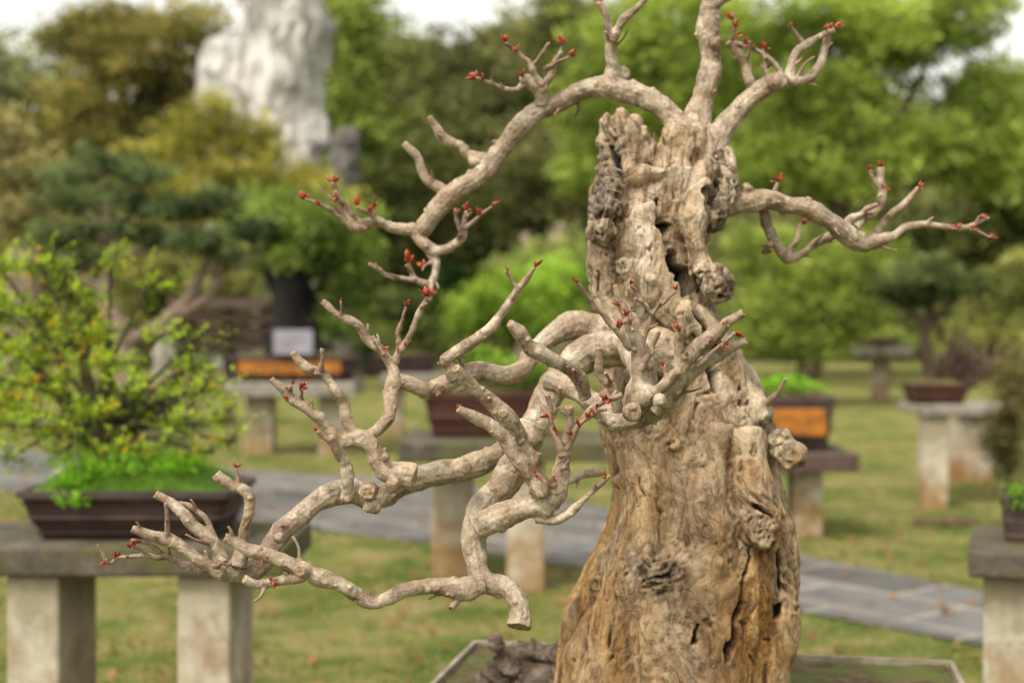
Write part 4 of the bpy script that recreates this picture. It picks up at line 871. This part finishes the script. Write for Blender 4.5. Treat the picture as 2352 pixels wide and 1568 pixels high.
# ================================================= setting
def grid(name,x0,x1,y0,y1,nx,ny,fz_,mat,kind,label):
    xs=np.linspace(x0,x1,nx+1);ys=np.linspace(y0,y1,ny+1); Xg,Yg=np.meshgrid(xs,ys,indexing='ij')
    V=np.stack([Xg.ravel(),Yg.ravel(),fz_(Xg.ravel(),Yg.ravel())],1); Fc=[]
    for i in range(nx):
        for j in range(ny):
            a=i*(ny+1)+j; Fc.append((a,a+ny+1,a+ny+2,a+1))
    me=bpy.data.meshes.new(name); me.from_pydata(V.tolist(),[],Fc); me.update(); o=finish_obj(name,me,mat); meta(o,label,name,kind); return o
grid('ground',-400,400,-60,600,8,8,lambda x,y:np.zeros_like(x),M_lawn,'structure','patchy green and straw-coloured lawn')
def hillz(x,y):
    p=np.stack([x*0.02,y*0.02,np.zeros_like(x)],1)
    return sm(62,100,y)*(14.5+3.0*fbm(p*1.7,3,5)+1.5*np.sin(x*0.05+1))-0.3
grid('hill',-110,110,60,170,60,30,hillz,mottled('hill_ground',[(0.3,(0.04,0.05,0.015)),(0.7,(0.12,0.12,0.04))],0.3),'structure','low wooded hill behind the garden')
k=5200; x=rng.uniform(-60,60,k); y=rng.uniform(63,106,k); z=hillz(x,y)
pc=np.stack([x,y,z+rng.random(k)**0.7*3.8*(0.6+0.6*vnoise(np.stack([x*.16,y*.16,x*0],1),3))],1)
per=14; t=np.clip(0.45+0.5*vnoise(pc*0.18,4)+0.25*rng.normal(size=k),0,1)[:,None]
cb=np.array(OL_D)+(np.array(OL_L)-np.array(OL_D))*t; cb+=np.clip(vnoise(pc*0.09,6),0,1)[:,None]*np.array([0.03,0.05,0.0])
C=np.repeat(pc,per,axis=0)+rng.normal(size=(k*per,3))*0.55; col=np.clip(np.repeat(cb,per,axis=0)*(1+.2*rng.normal(size=(k*per,1))),0.005,.9)
Nn=rng.normal(size=(len(C),3))+np.array([0,0,.5]); Nn/=np.linalg.norm(Nn,axis=1)[:,None]; Lf=0.5*(0.6+0.8*rng.random(len(C)))
V,nq,col=leaves(C,Nn,Lf,Lf*.6,col); o=finish_obj('hillside_woods',quads_mesh('hillside_woods',V,nq,col),M_leaf,None,False); meta(o,'mixed olive woodland covering the hillside','woods','stuff')

up=np.array([(-14,22.5),(-6.4,17.8),(-2.6,14.85),(-.77,14.0),(.6,12.2),(1.9,9.4),(2.7,8.0),(4.5,6.0),(6,4.6)])
lo=np.array([(-14,17.5),(-4.8,13.2),(-1.77,10.8),(-.6,9.9),(.34,9.0),(1.52,7.5),(2.27,6.65),(4.2,4.6),(5.6,3.3)])
V=[];Fc=[]
tt=np.linspace(0,len(up)-1,80)
for t in tt:
    a=np.array([np.interp(t,range(len(up)),up[:,0]),np.interp(t,range(len(up)),up[:,1])]);b=np.array([np.interp(t,range(len(lo)),lo[:,0]),np.interp(t,range(len(lo)),lo[:,1])])
    V+=[(a[0],a[1],0.012),(b[0],b[1],0.012)]
for i in range(len(tt)-1): Fc.append((2*i,2*i+1,2*i+3,2*i+2))
me=bpy.data.meshes.new('path'); me.from_pydata(V,[],Fc); me.update(); o=finish_obj('path',me,M_path,None,False); meta(o,'grey flagstone garden path with pale joints','path','structure')
def onpath(x,y): return (y<np.interp(x,up[:,0],up[:,1])+.03)&(y>np.interp(x,lo[:,0],lo[:,1])-.03)
k=80000; y=4.5+rng.random(k)**1.4*16; x=(rng.random(k)-.5)*y*0.95; m_=~onpath(x,y); x=x[m_];y=y[m_]
pn=np.clip(fbm(np.stack([x*1.3,y*1.3,x*0],1),3,12)*1.2+.5,0,1); kp=rng.random(len(x))>0.85*pn; x=x[kp];y=y[kp];pn=pn[kp];k=len(x)
C=np.stack([x,y,np.full(k,0.012)],1); Nn=rng.normal(size=(k,3))*np.array([1,1,.25]); Nn/=np.linalg.norm(Nn,axis=1)[:,None]
cl=np.array([0.12,0.17,0.03])+(np.array([0.35,0.295,0.13])-np.array([0.12,0.17,0.03]))*np.clip(pn+.25*rng.normal(size=k),0,1)[:,None]
V,nq,col=leaves(C,Nn,0.032*(0.6+.8*rng.random(k)),0.012,cl); o=finish_obj('grass',quads_mesh('grass',V,nq,col),M_leaf,None,False); meta(o,'short mixed green and dry grass blades','grass','stuff')
k=1100; y=4.5+rng.random(k)*14; x=(rng.random(k)-.5)*y*.9; C=np.stack([x,y,np.full(k,0.03)],1); Nn=rng.normal(size=(k,3))*.35+np.array([0,0,1]); Nn/=np.linalg.norm(Nn,axis=1)[:,None]
cl=np.array([0.24,0.135,0.065])*(0.6+.8*rng.random((k,1))); V,nq,col=leaves(C,Nn,0.075,0.045,cl); o=finish_obj('fallen_leaves',quads_mesh('fallen_leaves',V,nq,col),M_leaf,None,False); meta(o,'scattered dry brown fallen leaves','leaves','stuff')

# ================================================= light, sky, camera
w=bpy.data.worlds.new('World'); scene.world=w; w.use_nodes=True; nt=w.node_tree; bg=nt.nodes['Background']
sky=nt.nodes.new('ShaderNodeTexSky'); sky.sky_type='NISHITA'; sky.sun_disc=False; sky.sun_elevation=math.radians(54); sky.sun_rotation=math.radians(215); sky.dust_density=4; sky.air_density=1.2
hs=nt.nodes.new('ShaderNodeHueSaturation'); hs.inputs['Saturation'].default_value=0.10; hs.inputs['Value'].default_value=2.05
nt.links.new(sky.outputs[0],hs.inputs['Color'])
wm=nt.nodes.new('ShaderNodeMix'); wm.data_type='RGBA'; wm.blend_type='MULTIPLY'; wm.inputs[0].default_value=1.0; wm.inputs[7].default_value=(1.04,1.0,0.93,1)
nt.links.new(hs.outputs[0],wm.inputs[6]); nt.links.new(wm.outputs[2],bg.inputs[0]); bg.inputs[1].default_value=0.15
sl=bpy.data.lights.new('sun','SUN'); sl.energy=2.3; sl.angle=math.radians(11); sl.color=(1.0,0.93,0.80)
so=bpy.data.objects.new('sun',sl); COL.objects.link(so)
az=math.radians(215); el=math.radians(54); sd=Vector((math.sin(az)*math.cos(el),math.cos(az)*math.cos(el),math.sin(el)))
so.rotation_euler=sd.to_track_quat('Z','Y').to_euler()
cam=bpy.data.cameras.new('camera'); co=bpy.data.objects.new('camera',cam); COL.objects.link(co); co.location=(0,0,H)
co.rotation_euler=(math.radians(90)-math.atan((784-HV)/F),0,0); cam.lens=50; cam.sensor_width=36; cam.clip_start=0.05; cam.clip_end=2000
cam.dof.use_dof=True; cam.dof.focus_distance=2.13; cam.dof.aperture_fstop=2.8; cam.dof.aperture_blades=9
scene.camera=co
scene.view_settings.view_transform='Standard'; scene.view_settings.look='None'; scene.view_settings.exposure=0
print('BUD CLUSTERS',nbc[0])
